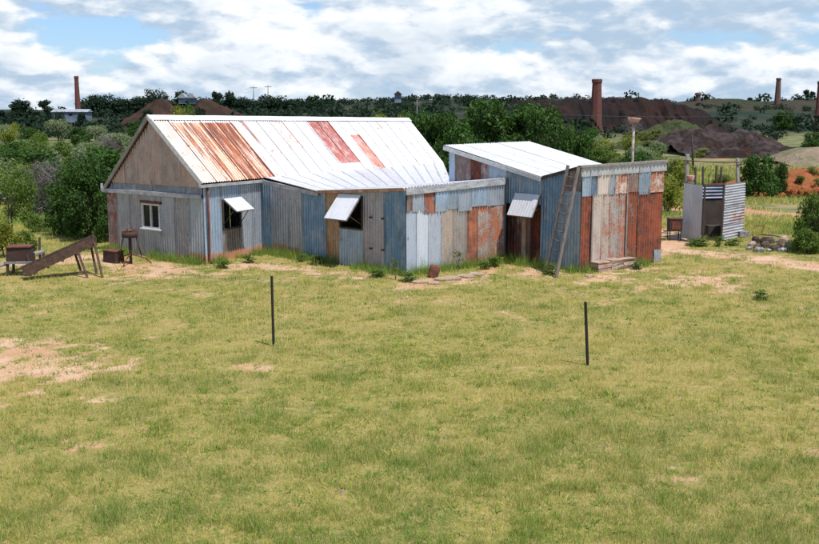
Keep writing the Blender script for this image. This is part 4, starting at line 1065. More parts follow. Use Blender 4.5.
# metal frame chair
q = G(752, 236); mb = MB()
for dx in (0, .34):
    mb.tube([q + Vector((dx, 0, .02)), q + Vector((dx + .12, .1, .38)), q + Vector((dx + .20, .35, .42))], .014, M['rust'], 6)
mb.tube([q + Vector((.12, .1, .38)), q + Vector((.46, .1, .38))], .014, M['rust'], 6); mb.tube([q + Vector((.0, 0, .03)), q + Vector((.34, .0, .03))], .014, M['rust'], 6)
single('metal_frame', mb, tuple(q), 'bent rusty tube frame lying behind the rubbish heap', 'frame')
q = G(742, 237); mb = MB(); mb.box(q + up * .12, (.5, .35, .2), M['tin'], Matrix.Rotation(.3, 3, 'Z'), jit=.03); single('tin_tub', mb, tuple(q), 'grey tin tub beside the right wall of the outhouse', 'tub')
a_, b_ = G(760, 236), G(790, 240); mb = MB(); mb.tube([a_ + up * .06, (a_ + b_) / 2 + up * .1, b_ + up * .06], .04, M['pale_bark'], 6); single('fallen_log', mb, tuple(a_), 'pale fallen branch lying behind the rubbish heap', 'log')

# ------------------------------------------------------------------ vegetation
def crown_mesh(name, mat, n_leaf, blobs, leaf, seed, gap=0.5, shell=0.55, twigs=False):
    r = np.random.default_rng(seed); V, Cc = [], []
    w = np.array([b[3] ** 2 for b in blobs]); w = w / w.sum()
    for b, ww in zip(blobs, w):
        n = int(n_leaf * ww); d = r.normal(size=(n, 3)); d /= np.linalg.norm(d, axis=1)[:, None]
        rad = (shell + (1 - shell) * r.random(n) ** 0.6) * (1 + 0.16 * r.normal(size=n))
        c = np.array(b[:3]); s = np.array([b[3], b[3], b[3] * (b[4] if len(b) > 4 else 0.8)])
        p = c + d * rad[:, None] * s
        ang = np.arctan2(d[:, 1], d[:, 0]); lump = fbm(ang * 2.2 + seed + b[0] * 3, d[:, 2] * 2.4 + b[2] * 5, 3, seed)
        kp = lump > 0.27 + 0.18 * gap; p = p[kp]; d = d[kp]; n = len(p)
        nn = d * 0.6 + r.normal(size=(n, 3)) * 0.7 + np.array([0, 0, 0.4]); nn /= np.linalg.norm(nn, axis=1)[:, None]
        t = np.cross(nn, r.normal(size=(n, 3))); t /= np.linalg.norm(t, axis=1)[:, None]; q = np.cross(nn, t)
        L = leaf * r.uniform(0.6, 1.4, n)[:, None]; W = L * (0.5 if not twigs else 0.06)
        vv = np.stack([p - t * L, p + q * W, p + t * L, p - q * W], 1)
        V.append(vv.reshape(-1, 3)); cl = np.clip(r.normal(0.45, 0.22, n) + (lump[kp] - 0.5) * 0.8 + r.normal(0, 0.12), 0, 1)
        Cc.append(np.repeat(np.stack([cl, cl, cl], 1), 4, 0))
    V = np.concatenate(V); Cc = np.concatenate(Cc)
    return mesh_np(name, V, np.arange(len(V)).reshape(-1, 4), mat, {'leafc': Cc})

def trunk_mesh(name, blobs, height_, r0, mat, seed, multi=1):
    r = random.Random(seed); mb = MB()
    for m_ in range(multi):
        bx_, by_ = r.uniform(-.1, .1) * (multi > 1), r.uniform(-.1, .1) * (multi > 1)
        fork = Vector((bx_ + r.uniform(-.08, .08) * height_, by_ + r.uniform(-.05, .05) * height_, height_ * 0.32))
        mb.tube([(bx_, by_, -0.15), Vector((bx_, by_, 0)).lerp(fork, .5) + Vector((r.uniform(-.03, .03), 0, 0)), fork], [r0 * 1.2, r0, r0 * .8], mat, 8)
        for b in blobs[m_::multi]:
            c = Vector(b[:3]); md = fork.lerp(c, .55) + Vector((r.uniform(-.1, .1), r.uniform(-.1, .1), r.uniform(0, .1))) * height_ * .5
            mb.tube([fork, md, c], [r0 * .6, r0 * .4, r0 * .12], mat, 6)
            for _ in range(3):
                e = c + Vector((r.uniform(-1, 1), r.uniform(-1, 1), r.uniform(-.3, 1))) * b[3] * .75
                mb.tube([md.lerp(c, .6), e], [r0 * .2, r0 * .06], mat, 5)
    return mb

def make_blobs(seed, n, w, h, base=0.3, rs=0.34):
    """clumps filling an uneven crown w wide and h tall (metres)"""
    r = random.Random(seed); out = []
    for i in range(n):
        a = r.uniform(0, 6.28); rad = math.sqrt(r.random()) * w * (0.5 - rs * .55); t = r.random()
        z = h * (base + (1 - base - 0.18) * t); k = 1 - 0.45 * abs(t - .35)
        out.append((math.cos(a) * rad * k, math.sin(a) * rad * k, z, w * rs * r.uniform(.6, 1.1), r.uniform(.65, .95)))
    return out

PROTO = {}
def proto(key, mat, seed, n, w, h, leaf, n_leaf, base=.3, rs=.34, gap=.5, multi=1, r0=.06, bark='bark', twigs=False):
    bl = make_blobs(seed, n, w, h, base, rs)
    cm = crown_mesh(key + '_crown', LEAF[mat] if mat in LEAF else mat, n_leaf, bl, leaf, seed, gap, twigs=twigs)
    tb = trunk_mesh(key, bl, h, r0, M[bark], seed, multi).build('trunk')
    tm = tb.data; COL.objects.unlink(tb); bpy.data.objects.remove(tb)
    PROTO[key] = (cm, tm, w, h)
def place(key, name, x, y, label, cat, sx=1.0, sz=None, group=None, rz=None, z=None):
    cm, tm, w, h = PROTO[key]
    o = empty(name, (x, y, (H1(x, y) if z is None else z) - 0.03), random.uniform(0, 6.28) if rz is None else rz)
    sz = sx if sz is None else sz; o.scale = (sx, sx, sz); tag(o, label, cat, group)
    for nm, me_ in (('crown', cm), ('trunk', tm)):
        c = bpy.data.objects.new(nm, me_); COL.objects.link(c); c.parent = o
    return o
def place_px(key, name, px, ybase, ytop, wpx, label, cat, group=None, Y=None, rz=None):
    """size a plant so that it fills wpx by (ybase-ytop) at its own distance"""
    if Y is None: g = ground_px(px, ybase)
    else: x = P(px, 150, Y).x; g = Vector((x, Y, H1(x, Y)))
    ztop = P(px, ytop, g.y).z; cm, tm, w, h = PROTO[key]
    return place(key, name, g.x, g.y, label, cat, wpx / 1000 * g.y / w, max(.3, (ztop - g.z)) / h, group, rz)

proto('big_a', 'dark', 1, 40, 4.0, 3.6, .080, 15000, .12, .165, .7, 3)
proto('big_b', 'dark', 2, 44, 6.5, 6.5, .14, 15000, .16, .145, .7, 1, .13)
proto('big_c', 'dark', 3, 62, 6.5, 6.5, .13, 21000, .14, .14, .6, 1, .13)
proto('airy', 'mid', 4, 13, 2.6, 3.6, .06, 4200, .25, .22, .9, 2, .04)
proto('ybush', 'yellow', 5, 9, 1.6, 1.4, .06, 2600, .15, .30, .8, 3, .03)
proto('mbush', 'mid', 6, 24, 2.6, 2.0, .07, 5600, .10, .19, .8, 3, .04)
proto('gbush', 'grey', 7, 22, 2.8, 2.0, .075, 4800, .12, .19, .8, 3, .04)
proto('obush', 'olive', 8, 22, 2.6, 2.0, .075, 4800, .12, .18, .9, 3, .04)
proto('dbush', 'dark', 9, 26, 3.0, 2.3, .08, 6500, .10, .18, .7, 3, .05)
proto('ytree', 'yellow', 10, 10, 3.0, 3.2, .10, 3200, .3, .26, .9, 1, .05)
proto('ycrown', 'yellow', 21, 34, 6.5, 6.5, .14, 6500, .18, .15, .8, 1, .10)
proto('twigs', 'twig', 11, 8, 2.2, 1.9, .16, 3600, .2, .34, .2, 4, .03, 'pale_bark', True)
proto('far_a', 'far', 12, 9, 9, 8, .40, 2600, .3, .27, .5, 1, .25)
proto('far_b', 'far', 13, 10, 12, 7, .42, 2800, .25, .25, .6, 1, .25)
proto('far_c', 'far', 14, 7, 7, 10, .40, 1800, .35, .24, .9, 1, .22)
proto('weed', 'mid', 15, 6, .5, .5, .035, 420, .1, .3, .5, 3, .008)
proto('stalky', 'olive', 16, 6, .5, 1.0, .03, 260, .2, .22, .9, 3, .008)

# near trees
place_px('big_a', 'bushy_tree', 88, 240, 151, 66, 'tall dark green bushy tree close behind the left corner of the house', 'tree')
place_px('dbush', 'shrub', 66, 236, 178, 44, 'dark green shrub left of the tall bushy tree behind the house', 'shrub')
place_px('dbush', 'shrub', 108, 243, 185, 34, 'dark green shrub against the left corner of the house', 'shrub')
place_px('twigs', 'bare_bush', 50, 216, 166, 40, 'grey leafless bush left of the tall dark green tree', 'bush')
place_px('big_a', 'bushy_tree', 52, 214, 158, 70, 'dark green tree behind the grey leafless bush', 'tree', Y=52)
place_px('airy', 'slender_tree', 14, 247, 150, 52, 'loose-leaved slender tree at the left edge behind the chute', 'tree')
place_px('ybush', 'shrub', 6, 258, 216, 34, 'yellow-green shrub at the left edge behind the rusty hopper', 'shrub')
place_px('mbush', 'shrub', 24, 252, 228, 30, 'small green shrub between the slender tree and the chute', 'shrub')
place_px('mbush', 'shrub', 40, 232, 214, 30, 'low green bush in the clearing left of the house', 'shrub')
# big trees behind the buildings
bt = [('big_c', 436, 106, 56, 66, 'dark green tree leftmost of the dense row behind the buildings'), ('big_b', 474, 103, 66, 64, 'dark green tree second from left in the dense row behind the buildings'),
      ('big_c', 508, 94, 104, 60, 'tallest dark green tree of the dense row, above the white shed roof'), ('big_c', 536, 101, 64, 66, 'dark green tree filling the row behind the tallest crown'), ('big_b', 550, 107, 60, 56, 'dark green tree second from right in the dense row behind the buildings'),
      ('big_c', 577, 124, 38, 52, 'smallest dark green tree at the right end of the dense row'), ('big_b', 420, 112, 50, 74, 'dark green tree behind the right end of the house roof'), ('big_b', 462, 122, 60, 52, 'dark green tree in the gap between house roof and shed roof')]
for k_, px, yt, w_, Y_, lab in bt: place_px(k_, 'leafy_tree', px, 0, yt - 6, w_ * 1.12, lab, 'tree', 'dense trees behind the buildings', Y=Y_)
place_px('ycrown', 'leafy_tree', 376, 0, 105, 50, 'yellow-green tree top above the right part of the house roof', 'tree', Y=70)
place_px('ycrown', 'leafy_tree', 398, 0, 106, 28, 'small yellow-green tree top next to the dark trees above the house roof', 'tree', Y=72)
place_px('ycrown', 'leafy_tree', 174, 0, 96, 40, 'thin yellow-green tree above the left end of the roof ridge', 'tree', Y=75)
place_px('mbush', 'leafy_tree', 196, 0, 103, 36, 'green tree beside the thin yellow-green one above the roof ridge', 'tree', Y=80)
# right side
place_px('mbush', 'shrub', 600, 175, 146, 50, 'mid green shrub at the foot of the dense trees', 'shrub')
place_px('ybush', 'shrub', 668, 212, 176, 34, 'yellow-green shrub just right of the shed, behind the flue', 'shrub')
place_px('obush', 'shrub', 674, 184, 153, 30, 'olive shrub above the yellow-green one right of the shed', 'shrub')
place_px('ybush', 'shrub', 678, 200, 160, 26, 'tall yellow-green shrub beside the outhouse post', 'shrub')
place_px('dbush', 'shrub', 757, 199, 151, 46, 'large green shrub behind the outhouse, left half of a pair', 'shrub')
place_px('dbush', 'shrub', 778, 197, 160, 24, 'large green shrub behind the outhouse, right half of a pair', 'shrub')
place_px('mbush', 'shrub', 768, 196, 172, 30, 'lower green shrub between the pair behind the outhouse', 'shrub')
place_px('ybush', 'shrub', 680, 143, 127, 22, 'round yellow-green shrub alone at the foot of the spoil heap', 'shrub')
place_px('mbush', 'shrub', 667, 146, 136, 26, 'flat green shrub left of the round one at the foot of the spoil heap', 'shrub')
place_px('mbush', 'shrub', 812, 252, 190, 44, 'leafy green shrub at the right edge beside the rubbish heap', 'shrub')
place_px('airy', 'shrub', 822, 250, 182, 40, 'tall loose shrub cut by the right edge of the view', 'shrub')
place_px('mbush', 'shrub', 806, 254, 226, 34, 'low green shrub at the foot of the right edge shrub', 'shrub')
place_px('dbush', 'shrub', 783, 131, 110, 26, 'dark rounded tree right of the spoil heap', 'tree')
place_px('dbush', 'shrub', 812, 152, 131, 26, 'dark green shrub at the right edge beyond the field', 'shrub')
for px, yb, yt, w_, lab in ((722, 190, 170, 26, 'olive shrub seen above the outhouse doorway'), (640, 190, 165, 30, 'olive shrub left of the flue behind the shed'), (612, 160, 148, 24, 'small olive shrub beyond the dense trees'), (700, 158, 146, 20, 'small olive shrub in the far field above the outhouse'), (646, 150, 138, 24, 'olive shrub just below the spoil heap near the flue')):
    place_px('obush', 'shrub', px, yb, yt, w_, lab, 'shrub')
# weeds at the walls
wd = [('weed', 497, 268, 254, 22, 'leafy green weed clump at the right end of the wing front'), ('weed', 486, 270, 260, 18, 'low weed clump left of the leafy one at the wing front'), ('stalky', 458, 271, 245, 16, 'tall thin weed growing against the cream sheets of the wing'),
      ('stalky', 395, 281, 252, 14, 'tall grassy weed at the near corner of the wing'), ('weed', 404, 283, 272, 26, 'low weed patch at the near corner of the wing'), ('weed', 313, 266, 257, 26, 'weed patch under the sloping board of the wing'),
      ('weed', 246, 264, 255, 18, 'weed patch below the white flap of the side wall'), ('weed', 226, 268, 259, 20, 'weed patch right of the downpipe'), ('weed', 300, 262, 254, 14, 'small weed left of the blue sheets'),
      ('weed', 546, 276, 266, 22, 'weed clump at the foot of the ladder'), ('weed', 693, 246, 237, 34, 'weed clump at the foot of the left outhouse wall'), ('weed', 719, 247, 234, 12, 'weed in the outhouse doorway'), ('weed', 733, 246, 238, 22, 'weed clump at the foot of the right outhouse wall'), ('weed', 640, 270, 263, 18, 'weed clump at the right end of the shed front'),
      ('weed', 380, 278, 269, 24, 'weed patch under the deep blue corner sheets'), ('weed', 757, 300, 293, 22, 'dark green weed alone in the paddock on the right')]
for k_, px, yb, yt, w_, lab in wd: place_px(k_, 'weed', px, yb, yt, w_, lab, 'weed')

# valley scrub on the left and behind
KN = {'gbush': ('grey-green rounded bush in the valley scrub', 'grey-green valley bushes'), 'mbush': ('mid green bush in the valley scrub', 'mid green valley bushes'),
      'obush': ('olive bush in the valley scrub', 'olive valley bushes'), 'dbush': ('dark green bush in the valley scrub', 'dark green valley bushes'), 'ybush': ('yellow-green bush in the valley scrub', 'yellow-green valley bushes'), 'twigs': ('bare grey bush in the valley scrub', 'bare grey valley bushes')}
rs = random.Random(42); cnt = 0; placed = []
while cnt < 235:
    Y_ = 50 * (330 / 50) ** rs.random(); px = rs.uniform(-40, 440) if rs.random() < .86 else rs.uniform(560, 660)
    if px > 430 and Y_ < 110: continue
    x = (px - CX) / 1000 * Y_
    if Y_ < 62 and 15 < px < 100: continue
    if Y_ < 90 and px > 560: continue
    if any((x - a) ** 2 + (Y_ - b) ** 2 < (2.0 + Y_ * .012) ** 2 for a, b in placed): continue
    placed.append((x, Y_)); k_ = rs.choices(['gbush', 'mbush', 'obush', 'dbush', 'ybush', 'twigs'], [4.5, 3.2, 3, 3.5, .7, .35])[0]
    sc = rs.uniform(.85, 1.5) * (1 + Y_ / 260) * (1.5 if k_ == 'ybush' else 1)
    place(k_, 'bush' if k_ != 'twigs' else 'bare_bush', x, Y_, KN[k_][0], 'bush', sc, sc * rs.uniform(.8, 1.15), KN[k_][1]); cnt += 1
# hilltop trees on the left skyline
sky = [('far_a', 26, 98, 30, 'broad dark tree on the skyline far left'), ('far_c', 49, 96, 16, 'narrow dark tree left of the thin chimney'), ('far_b', 92, 97, 34, 'dark tree right of the thin chimney'), ('far_b', 108, 96, 34, 'dark tree on the skyline between chimney and brown heap'),
       ('far_a', 126, 97, 28, 'dark tree left of the brown heaps on the skyline'), ('far_c', 3, 108, 12, 'small dark tree at the far left edge of the skyline'), ('far_a', 142, 96, 24, 'dark tree behind the first brown heap'),
       ('far_b', 158, 91, 26, 'tall spreading dark tree behind the first brown heap'), ('far_a', 182, 89, 24, 'tallest dark tree on the left skyline beside the small gabled house'), ('far_c', 218, 87, 14, 'thin pointed tree between the brown heaps'), ('far_a', 232, 90, 18, 'rounded tree right of the brown heaps'),
       ('far_b', 246, 98, 26, 'low dark tree left of the power poles'), ('far_b', 272, 97, 28, 'low dark tree behind the power poles'), ('far_a', 292, 99, 24, 'low dark tree right of the power poles'), ('far_b', 60, 113, 16, 'low dark tree before the left end of the long pale shed'), ('far_a', 84, 111, 14, 'dark tree before the right end of the long pale shed'), ('far_b', 188, 100, 12, 'low dark tree before the small gabled house'), ('far_a', 148, 108, 16, 'small dark tree on the flank of the first brown heap'), ('far_a', 203, 106, 18, 'dark tree standing between the two brown heaps'), ('far_b', 470, 96, 20, 'dark hilltop tree above the dense row')]
for k_, px, yt, w_, lab in sky:
    Y_ = (560 if px < 145 else 600) if yt < 104 or px < 10 else 440
    place_px(k_, 'skyline_tree', px, 0, yt, w_, lab, 'tree', 'trees on the left skyline', Y=Y_)
place_px('far_c', 'skyline_tree', 804, 0, 87, 9, 'lone tree on the right skyline, left of a pair', 'tree', 'trees on the right skyline', Y=760)
place_px('far_c', 'skyline_tree', 809, 0, 89, 7, 'lone tree on the right skyline, right of a pair', 'tree', 'trees on the right skyline', Y=760)
place_px('far_a', 'skyline_tree', 748, 0, 97, 8, 'tiny round tree on the right skyline near the far chimney', 'tree', Y=760)
# far woodland as one mass on the hill
def woodland():
    r = np.random.default_rng(77); V, Cc = [], []
    n = 3600; y = 320 + 480 * r.random(n) ** .8; x = r.uniform(-.46, .46, n) * y
    px = CX + 1000 * x / y
    dens = np.interp(px, [0, 130, 420, 520, 660, 819], [1, 1, .95, .5, .25, .45]); kp = r.random(n) < dens; x, y = x[kp], y[kp]
    z = height(x, y); n = len(x)
    for i in range(n):
        s = r.uniform(1.3, 3.2) * (2.0 if r.random() < .07 else 1); k_ = 60
        d = r.normal(size=(k_, 3)); d /= np.linalg.norm(d, axis=1)[:, None]
        p = np.array([x[i], y[i], z[i] + s * .55]) + d * np.array([s, s, s * .65]) * r.uniform(.6, 1.08, k_)[:, None]
        nn = d + r.normal(size=(k_, 3)) * .6; nn /= np.linalg.norm(nn, axis=1)[:, None]
        t = np.cross(nn, r.normal(size=(k_, 3))); t /= np.linalg.norm(t, axis=1)[:, None]; q = np.cross(nn, t); L = s * .22
        V.append(np.stack([p - t * L, p + q * L * .6, p + t * L, p - q * L * .6], 1).reshape(-1, 3))
        c = np.clip(r.normal(.5, .25) + r.normal(0, .15, k_), 0, 1); Cc.append(np.repeat(np.stack([c] * 3, 1), 4, 0))
    V = np.concatenate(V); me = mesh_np('woodland', V, np.arange(len(V)).reshape(-1, 4), LEAF['far'], {'leafc': np.concatenate(Cc)})
    o = bpy.data.objects.new('woodland', me); COL.objects.link(o); tag(o, 'dark scrubby woodland covering the far hillside', 'woodland', kind='stuff')
woodland()

# ------------------------------------------------------------------ spoil heaps
def heap_mat(name, c1, c2, c3, sc=0.12):
    m, nt, b, out = new_mat(name); k = N(nt); p = k.pos()
    n1 = k.noise(p, sc, 6, .65, .4); n2 = k.noise(p, sc * 5, 5, .7); n3 = k.noise(k.vmul(p, (1, 1, .3)), sc * 2.2, 5, .7, .6)
    c = k.mix(k.mr(n1, .40, .60), c1, c2); c = k.mix(k.mr(n3, .52, .68, 0, .85), c, c3); c = k.mix(k.mr(n2, .4, .7, 0, .5), c, tuple(x * .5 for x in c1))
    k.put(b.inputs['Base Color'], c); b.inputs['Roughness'].default_value = .95; k.put(b.inputs['Normal'], k.bump(n2, .8, 1.0)); b.inputs['Specular IOR Level'].default_value = .1
    return m
HM_DARK = heap_mat('dark_brown_spoil', (0.030, 0.016, 0.013), (0.013, 0.010, 0.010), (0.014, 0.020, 0.010), .05)
HM_PURP = heap_mat('purple_grey_spoil', (0.026, 0.017, 0.014), (0.070, 0.055, 0.054), (0.070, 0.032, 0.018), .16)
HM_BROWN = heap_mat('red_brown_spoil', (0.062, 0.030, 0.022), (0.03, 0.020, 0.015), (0.018, 0.026, 0.010), .08)
def heap(name, px0, px1, Y, depth, tops, mat, label_unused=None, rough=.12, seed=1, res=(150, 44), gully=0.0, flat=False):
    """ridge of loose spoil: tops = [(px, ypix)...] its skyline; falls to the terrain front and back"""
    x0, x1 = (px0 - CX) / 1000 * Y, (px1 - CX) / 1000 * Y
    xs = np.linspace(x0, x1, res[0]); ts = np.linspace(-1, 1, res[1]); X, T = np.meshgrid(xs, ts)
    Yy = Y + T * depth / 2
    pxs = CX + 1000 * X / Y
    yt = np.interp(pxs, [q[0] for q in tops], [q[1] for q in tops]); zt = CAM_H + (HORIZON - yt) * Y / 1000
    base = height(X, Yy); hgt = np.maximum(0, zt - base)
    pr_ = np.clip(1.25 * (1 - np.abs(T)) if not flat else 2.6 * (1 - np.abs(T)), 0, 1)
    nz = fbm(X / 7 + seed, Yy / 7, 4, seed); rid = np.abs(fbm(X / 5 + seed, Yy / 24, 4, seed + 3) - .5) * 2
    Z = base + hgt * np.clip(pr_ * (1 - gully * (1 - rid) * (1 - np.clip(pr_, 0, 1) * .6)) + rough * (nz - .5) * np.minimum(1, 4 * pr_), 0, 1.15) - .3
    v = np.stack([X.ravel(), Yy.ravel(), Z.ravel()], 1); nx_ = res[0]
    i_ = (np.arange(res[1] - 1)[:, None] * nx_ + np.arange(nx_ - 1)[None]).ravel()
    me = mesh_np(name, v, np.stack([i_, i_ + 1, i_ + nx_ + 1, i_ + nx_], 1), mat, smooth=True)
    o = bpy.data.objects.new(name, me); COL.objects.link(o); o['kind'] = 'structure'
heap('spoil_heap', 505, 690, 520, 190, [(505, 118), (522, 97), (540, 95.5), (600, 95), (640, 95), (652, 99), (668, 107), (690, 124)], HM_DARK, seed=2, gully=.75, flat=True, rough=.12, res=(320, 70))
heap('spoil_heap', 655, 800, 235, 80, [(648, 146), (660, 133), (675, 124), (684, 119), (694, 122), (700, 121), (708, 124), (722, 121), (735, 124), (748, 129), (756, 129), (768, 136), (782, 143), (800, 152)], HM_PURP, seed=5, gully=.85, rough=.8, res=(300, 110))
heap('spoil_heap', 612, 700, 260, 60, [(612, 146), (630, 137), (660, 121), (672, 115), (690, 117), (700, 130)], heap_mat('grassy_spoil', (0.045, 0.06, 0.022), (0.06, 0.075, 0.03), (0.06, 0.042, 0.03)), seed=7, gully=.7, rough=.7, res=(200, 70))
for px, Yq, w_ in ((640, 246, 14), (652, 244, 18), (664, 242, 12), (630, 248, 16)): place('obush', 'shrub', (px - CX) / 1000 * Yq, Yq, 'olive shrub on the grassy side of the spoil heap', 'shrub', w_ / 1000 * Yq / 2.6, group='shrubs on the grassy spoil', z=CAM_H + (HORIZON - 136) * Yq / 1000 - 1)
heap('spoil_heap', 640, 900, 640, 160, [(640, 108), (676, 102), (700, 97.5), (725, 98), (745, 101), (790, 99.5), (840, 98), (900, 99)], heap_mat('far_ridge', (0.050, 0.038, 0.028), (0.028, 0.042, 0.020), (0.035, 0.045, 0.02), .04), seed=9, gully=.4, rough=.1)
heap('spoil_heap', 122, 198, 470, 60, [(122, 124), (140, 112), (160, 98), (166, 96), (176, 104), (198, 122)], HM_BROWN, seed=11, gully=.3)
heap('spoil_heap', 186, 262, 480, 60, [(186, 122), (198, 106), (206, 96), (212, 97), (236, 110), (262, 122)], HM_BROWN, seed=13, gully=.3)
heap('spoil_heap', 770, 900, 175, 30, [(770, 158), (785, 150), (800, 146), (840, 144), (900, 150)], heap_mat('pale_bank', (0.26, 0.20, 0.14), (0.15, 0.15, 0.07), (0.12, 0.13, 0.05)), seed=15)
# orange earth bank behind the outhouse
HM_OR = heap_mat('orange_earth', (0.56, 0.20, 0.075), (0.40, 0.12, 0.045), (0.22, 0.17, 0.07), .9)
bY = ground_px(790, 196).y
heap('earth_bank', 700, 900, bY + 1, 11, [(700, 190), (725, 180), (745, 172), (765, 167), (785, 163), (800, 161), (830, 163), (900, 165)], HM_OR, seed=17, gully=.6, rough=.5, res=(200, 60))
for px, dy_, w_, lab in ((800, -2.6, 12, 'small green shrub low on the orange bank, left of the others'), (812, -1.2, 14, 'green shrub in the middle of the orange bank'), (818, -3.2, 12, 'green shrub at the right edge low on the orange bank'), (746, -3.4, 12, 'small shrub at the left foot of the orange bank')):
    Yq = bY + 1 + dy_; place('obush', 'shrub', (px - CX) / 1000 * Yq, Yq, lab, 'shrub', w_ / 1000 * Yq / 2.6, z=H1((px - CX) / 1000 * Yq, Yq) + max(0, (1 - abs(dy_) / 5.5)) * 2.2 * (.9 if px > 750 else .4))
for i in range(16):
    px = 788 + i * 2.6; Yq = bY - 2.9 - (i * 37 % 11) * .16; q = Vector(((px - CX) / 1000 * Yq, Yq, H1((px - CX) / 1000 * Yq, Yq) + .25))
    single('boulder', stone(tuple(q), .5 + .05 * (i % 5), .5, .35 + .04 * (i % 4), HM_OR, seed=200 + i), tuple(q), 'orange earth boulder lying at the foot of the orange bank', 'boulder', 'boulders at the foot of the orange bank')
# posts on the orange bank
for px, yt, lab in ((803, 168, 'short dark post on the orange bank, left of the pair'), (809, 169, 'short dark post on the orange bank, right of the pair')):
    post(px, yt, px, 0, .06, M['dark_timber'], 'fence_post', lab, 'post', Y=bY + 1.5)
post(806, 182, 804, 0, .05, M['pale_bark'], 'fence_post', 'pale leaning stick on the orange bank', 'post', Y=bY - 1.5)
post(692, 135, 692, 0, .16, M['dark_timber'], 'fence_post', 'dark lone post in the far field below the spoil heap', 'post', Y=145)

# ------------------------------------------------------------------ chimneys
def chimney(px, ytop, ybase, Y, wb, wt, mat, label, plinth=True, sides=8):
    x = P(px, 100, Y).x; zt = CAM_H + (HORIZON - ytop) * Y / 1000; zb = min(H1(x, Y), CAM_H + (HORIZON - ybase) * Y / 1000) - .5
    zp = CAM_H + (HORIZON - ybase) * Y / 1000
    T_ = Thing('brick_chimney', (x, Y, zb), label, 'chimney'); c = Vector((x, Y, 0))
    rb, rt = wb * Y / 2000, wt * Y / 2000; Hh = zt - zp
    mb = MB(); mb.lathe(c, [(rb, zp), (rb * .97, zp + Hh * .1), (rt * 1.02, zt - Hh * .10), (rt, zt - Hh * .06)], mat, sides, smooth=False); T_.part('shaft', mb)
    mb = MB(); mb.lathe(c, [(rt * 1.02, zt - Hh * .075), (rt * 1.16, zt - Hh * .06), (rt * 1.16, zt - Hh * .012), (rt * 1.05, zt), (rt * .7, zt), (rt * .65, zt - Hh * .05)], mat, sides, smooth=False); T_.part('cap', mb)
    if plinth: mb = MB(); mb.lathe(c, [(rb * 1.25, zb), (rb * 1.25, zp + Hh * .03), (rb * 1.05, zp + Hh * .05)], mat, 4 if sides == 8 else sides, smooth=False); T_.part('plinth', mb)
chimney(596.5, 80, 131, 400, 12.5, 9.0, M['brick'], 'tall tapering red brick chimney before the dark flat-topped heap')
chimney(77.5, 77, 117, 470, 6.0, 4.0, M['brick'], 'slender red-brown brick chimney on the left skyline beside the pale long shed')
chimney(777.5, 79, 105, 600, 6.5, 4.6, M['brick_pale'], 'distant dark brick chimney on the right ridge')
chimney(819.5, 82, 126, 420, 7.5, 5.5, M['brick'], 'brick chimney cut by the right edge of the view')
# small cairn on ridge and hut
q = P(698, 97, 560); mb = MB(); mb.lathe((q.x, q.y, q.z - 2.2), [(1.6, 0), (1.4, 3.2), (1.9, 3.3), (1.8, 4.2), (1.0, 4.6)], M['brick_pale'], 8, smooth=False)
single('water_tank', mb, (q.x, q.y, q.z - 2.2), 'tiny dark tank on the ridge above the spoil heap', 'tank')
T_ = Thing('poppet_shed', tuple(P(398, 100, 620)), 'tiny hut with pitched roof on the hilltop above the house roof', 'hut'); q = Vector(T_.loc)
mb = MB(); mb.box(q + up * .8, (4, 4, 5.0), M['shed_wall']); T_.part('wall', mb)
mb = MB(); mb.prism([q + Vector((-2.8, -3, 3.3)), q + Vector((2.8, -3, 3.3)), q + Vector((0, -3, 5.4))], (0, 6, 0), M['dark_timber']); T_.part('roof', mb)
# long pale shed by the thin chimney
q = P(69, 118, 455); T_ = Thing('long_shed', tuple(q), 'long low pale blue shed beside the slender chimney on the left hill', 'shed')
mb = MB(); mb.box(q + Vector((1.5, 0, .4)), (15.5, 7, 4.8), M['shed_wall']); T_.part('wall', mb)
mb = MB(); mb.prism([q + Vector((-6.8, -4, 2.7)), q + Vector((-6.8, 0, 3.9)), q + Vector((-6.8, 4, 2.7))], (16.6, 0, 0), M['shed_roof']); T_.part('roof', mb)
for dx in (-3, 2, 6):
    mb = MB(); mb.box(q + Vector((dx, -3.56, 1.6)), (1.4, .1, 1.0), M['glass']); T_.part('window', mb)
q = P(187, 102.5, 590); T_ = Thing('gabled_house', tuple(q), 'small white gabled house between the brown heaps on the skyline', 'house')
mb = MB(); mb.box(q + Vector((0, 2, 0.9)), (9.5, 6, 3.2), M['shed_wall']); T_.part('wall', mb)
mb = MB()
for dx, w_ in ((-2.5, 3.2), (2.8, 3.0)): mb.prism([q + Vector((dx - w_, -2, 2.5)), q + Vector((dx + w_, -2, 2.5)), q + Vector((dx, -2, 5.4))], (0, 8, 0), M['shed_roof'])
T_.part('roof', mb)
# power poles and wires
def pole(px, yt, yb, Y, label, arm=True):
    b = P(px, yb, Y); t = P(px, yt, Y); T_ = Thing('power_pole', (b.x, Y, b.z - 1), label, 'power pole', 'power poles')
    r_ = .00045 * Y
    mb = MB(); mb.tube([b - up, t], [r_, r_ * .8], M['grey_timber'], 6); T_.part('pole', mb)
    mb = MB(); mb.beam(t - up * 1.0 - Vector((.0035 * Y, 0, 0)), t - up * 1.0 + Vector((.0035 * Y, 0, 0)), .0006 * Y, .0006 * Y, M['grey_timber']); T_.part('cross_arm', mb)
    return t
pole(253.5, 86, 100, 560, 'left of two power poles on the skyline above the house roof')
pole(268, 85, 100, 560, 'right of two power poles on the skyline above the house roof')
tp = pole(417, 100, 125, 330, 'thin power pole before the dark hill at the left end of the dense trees')
pole(189.5, 92, 104, 590, 'thin power pole beside the small gabled house')
mb = MB(); a_ = P(417, 103, 330); b_ = P(860, 113, 190)
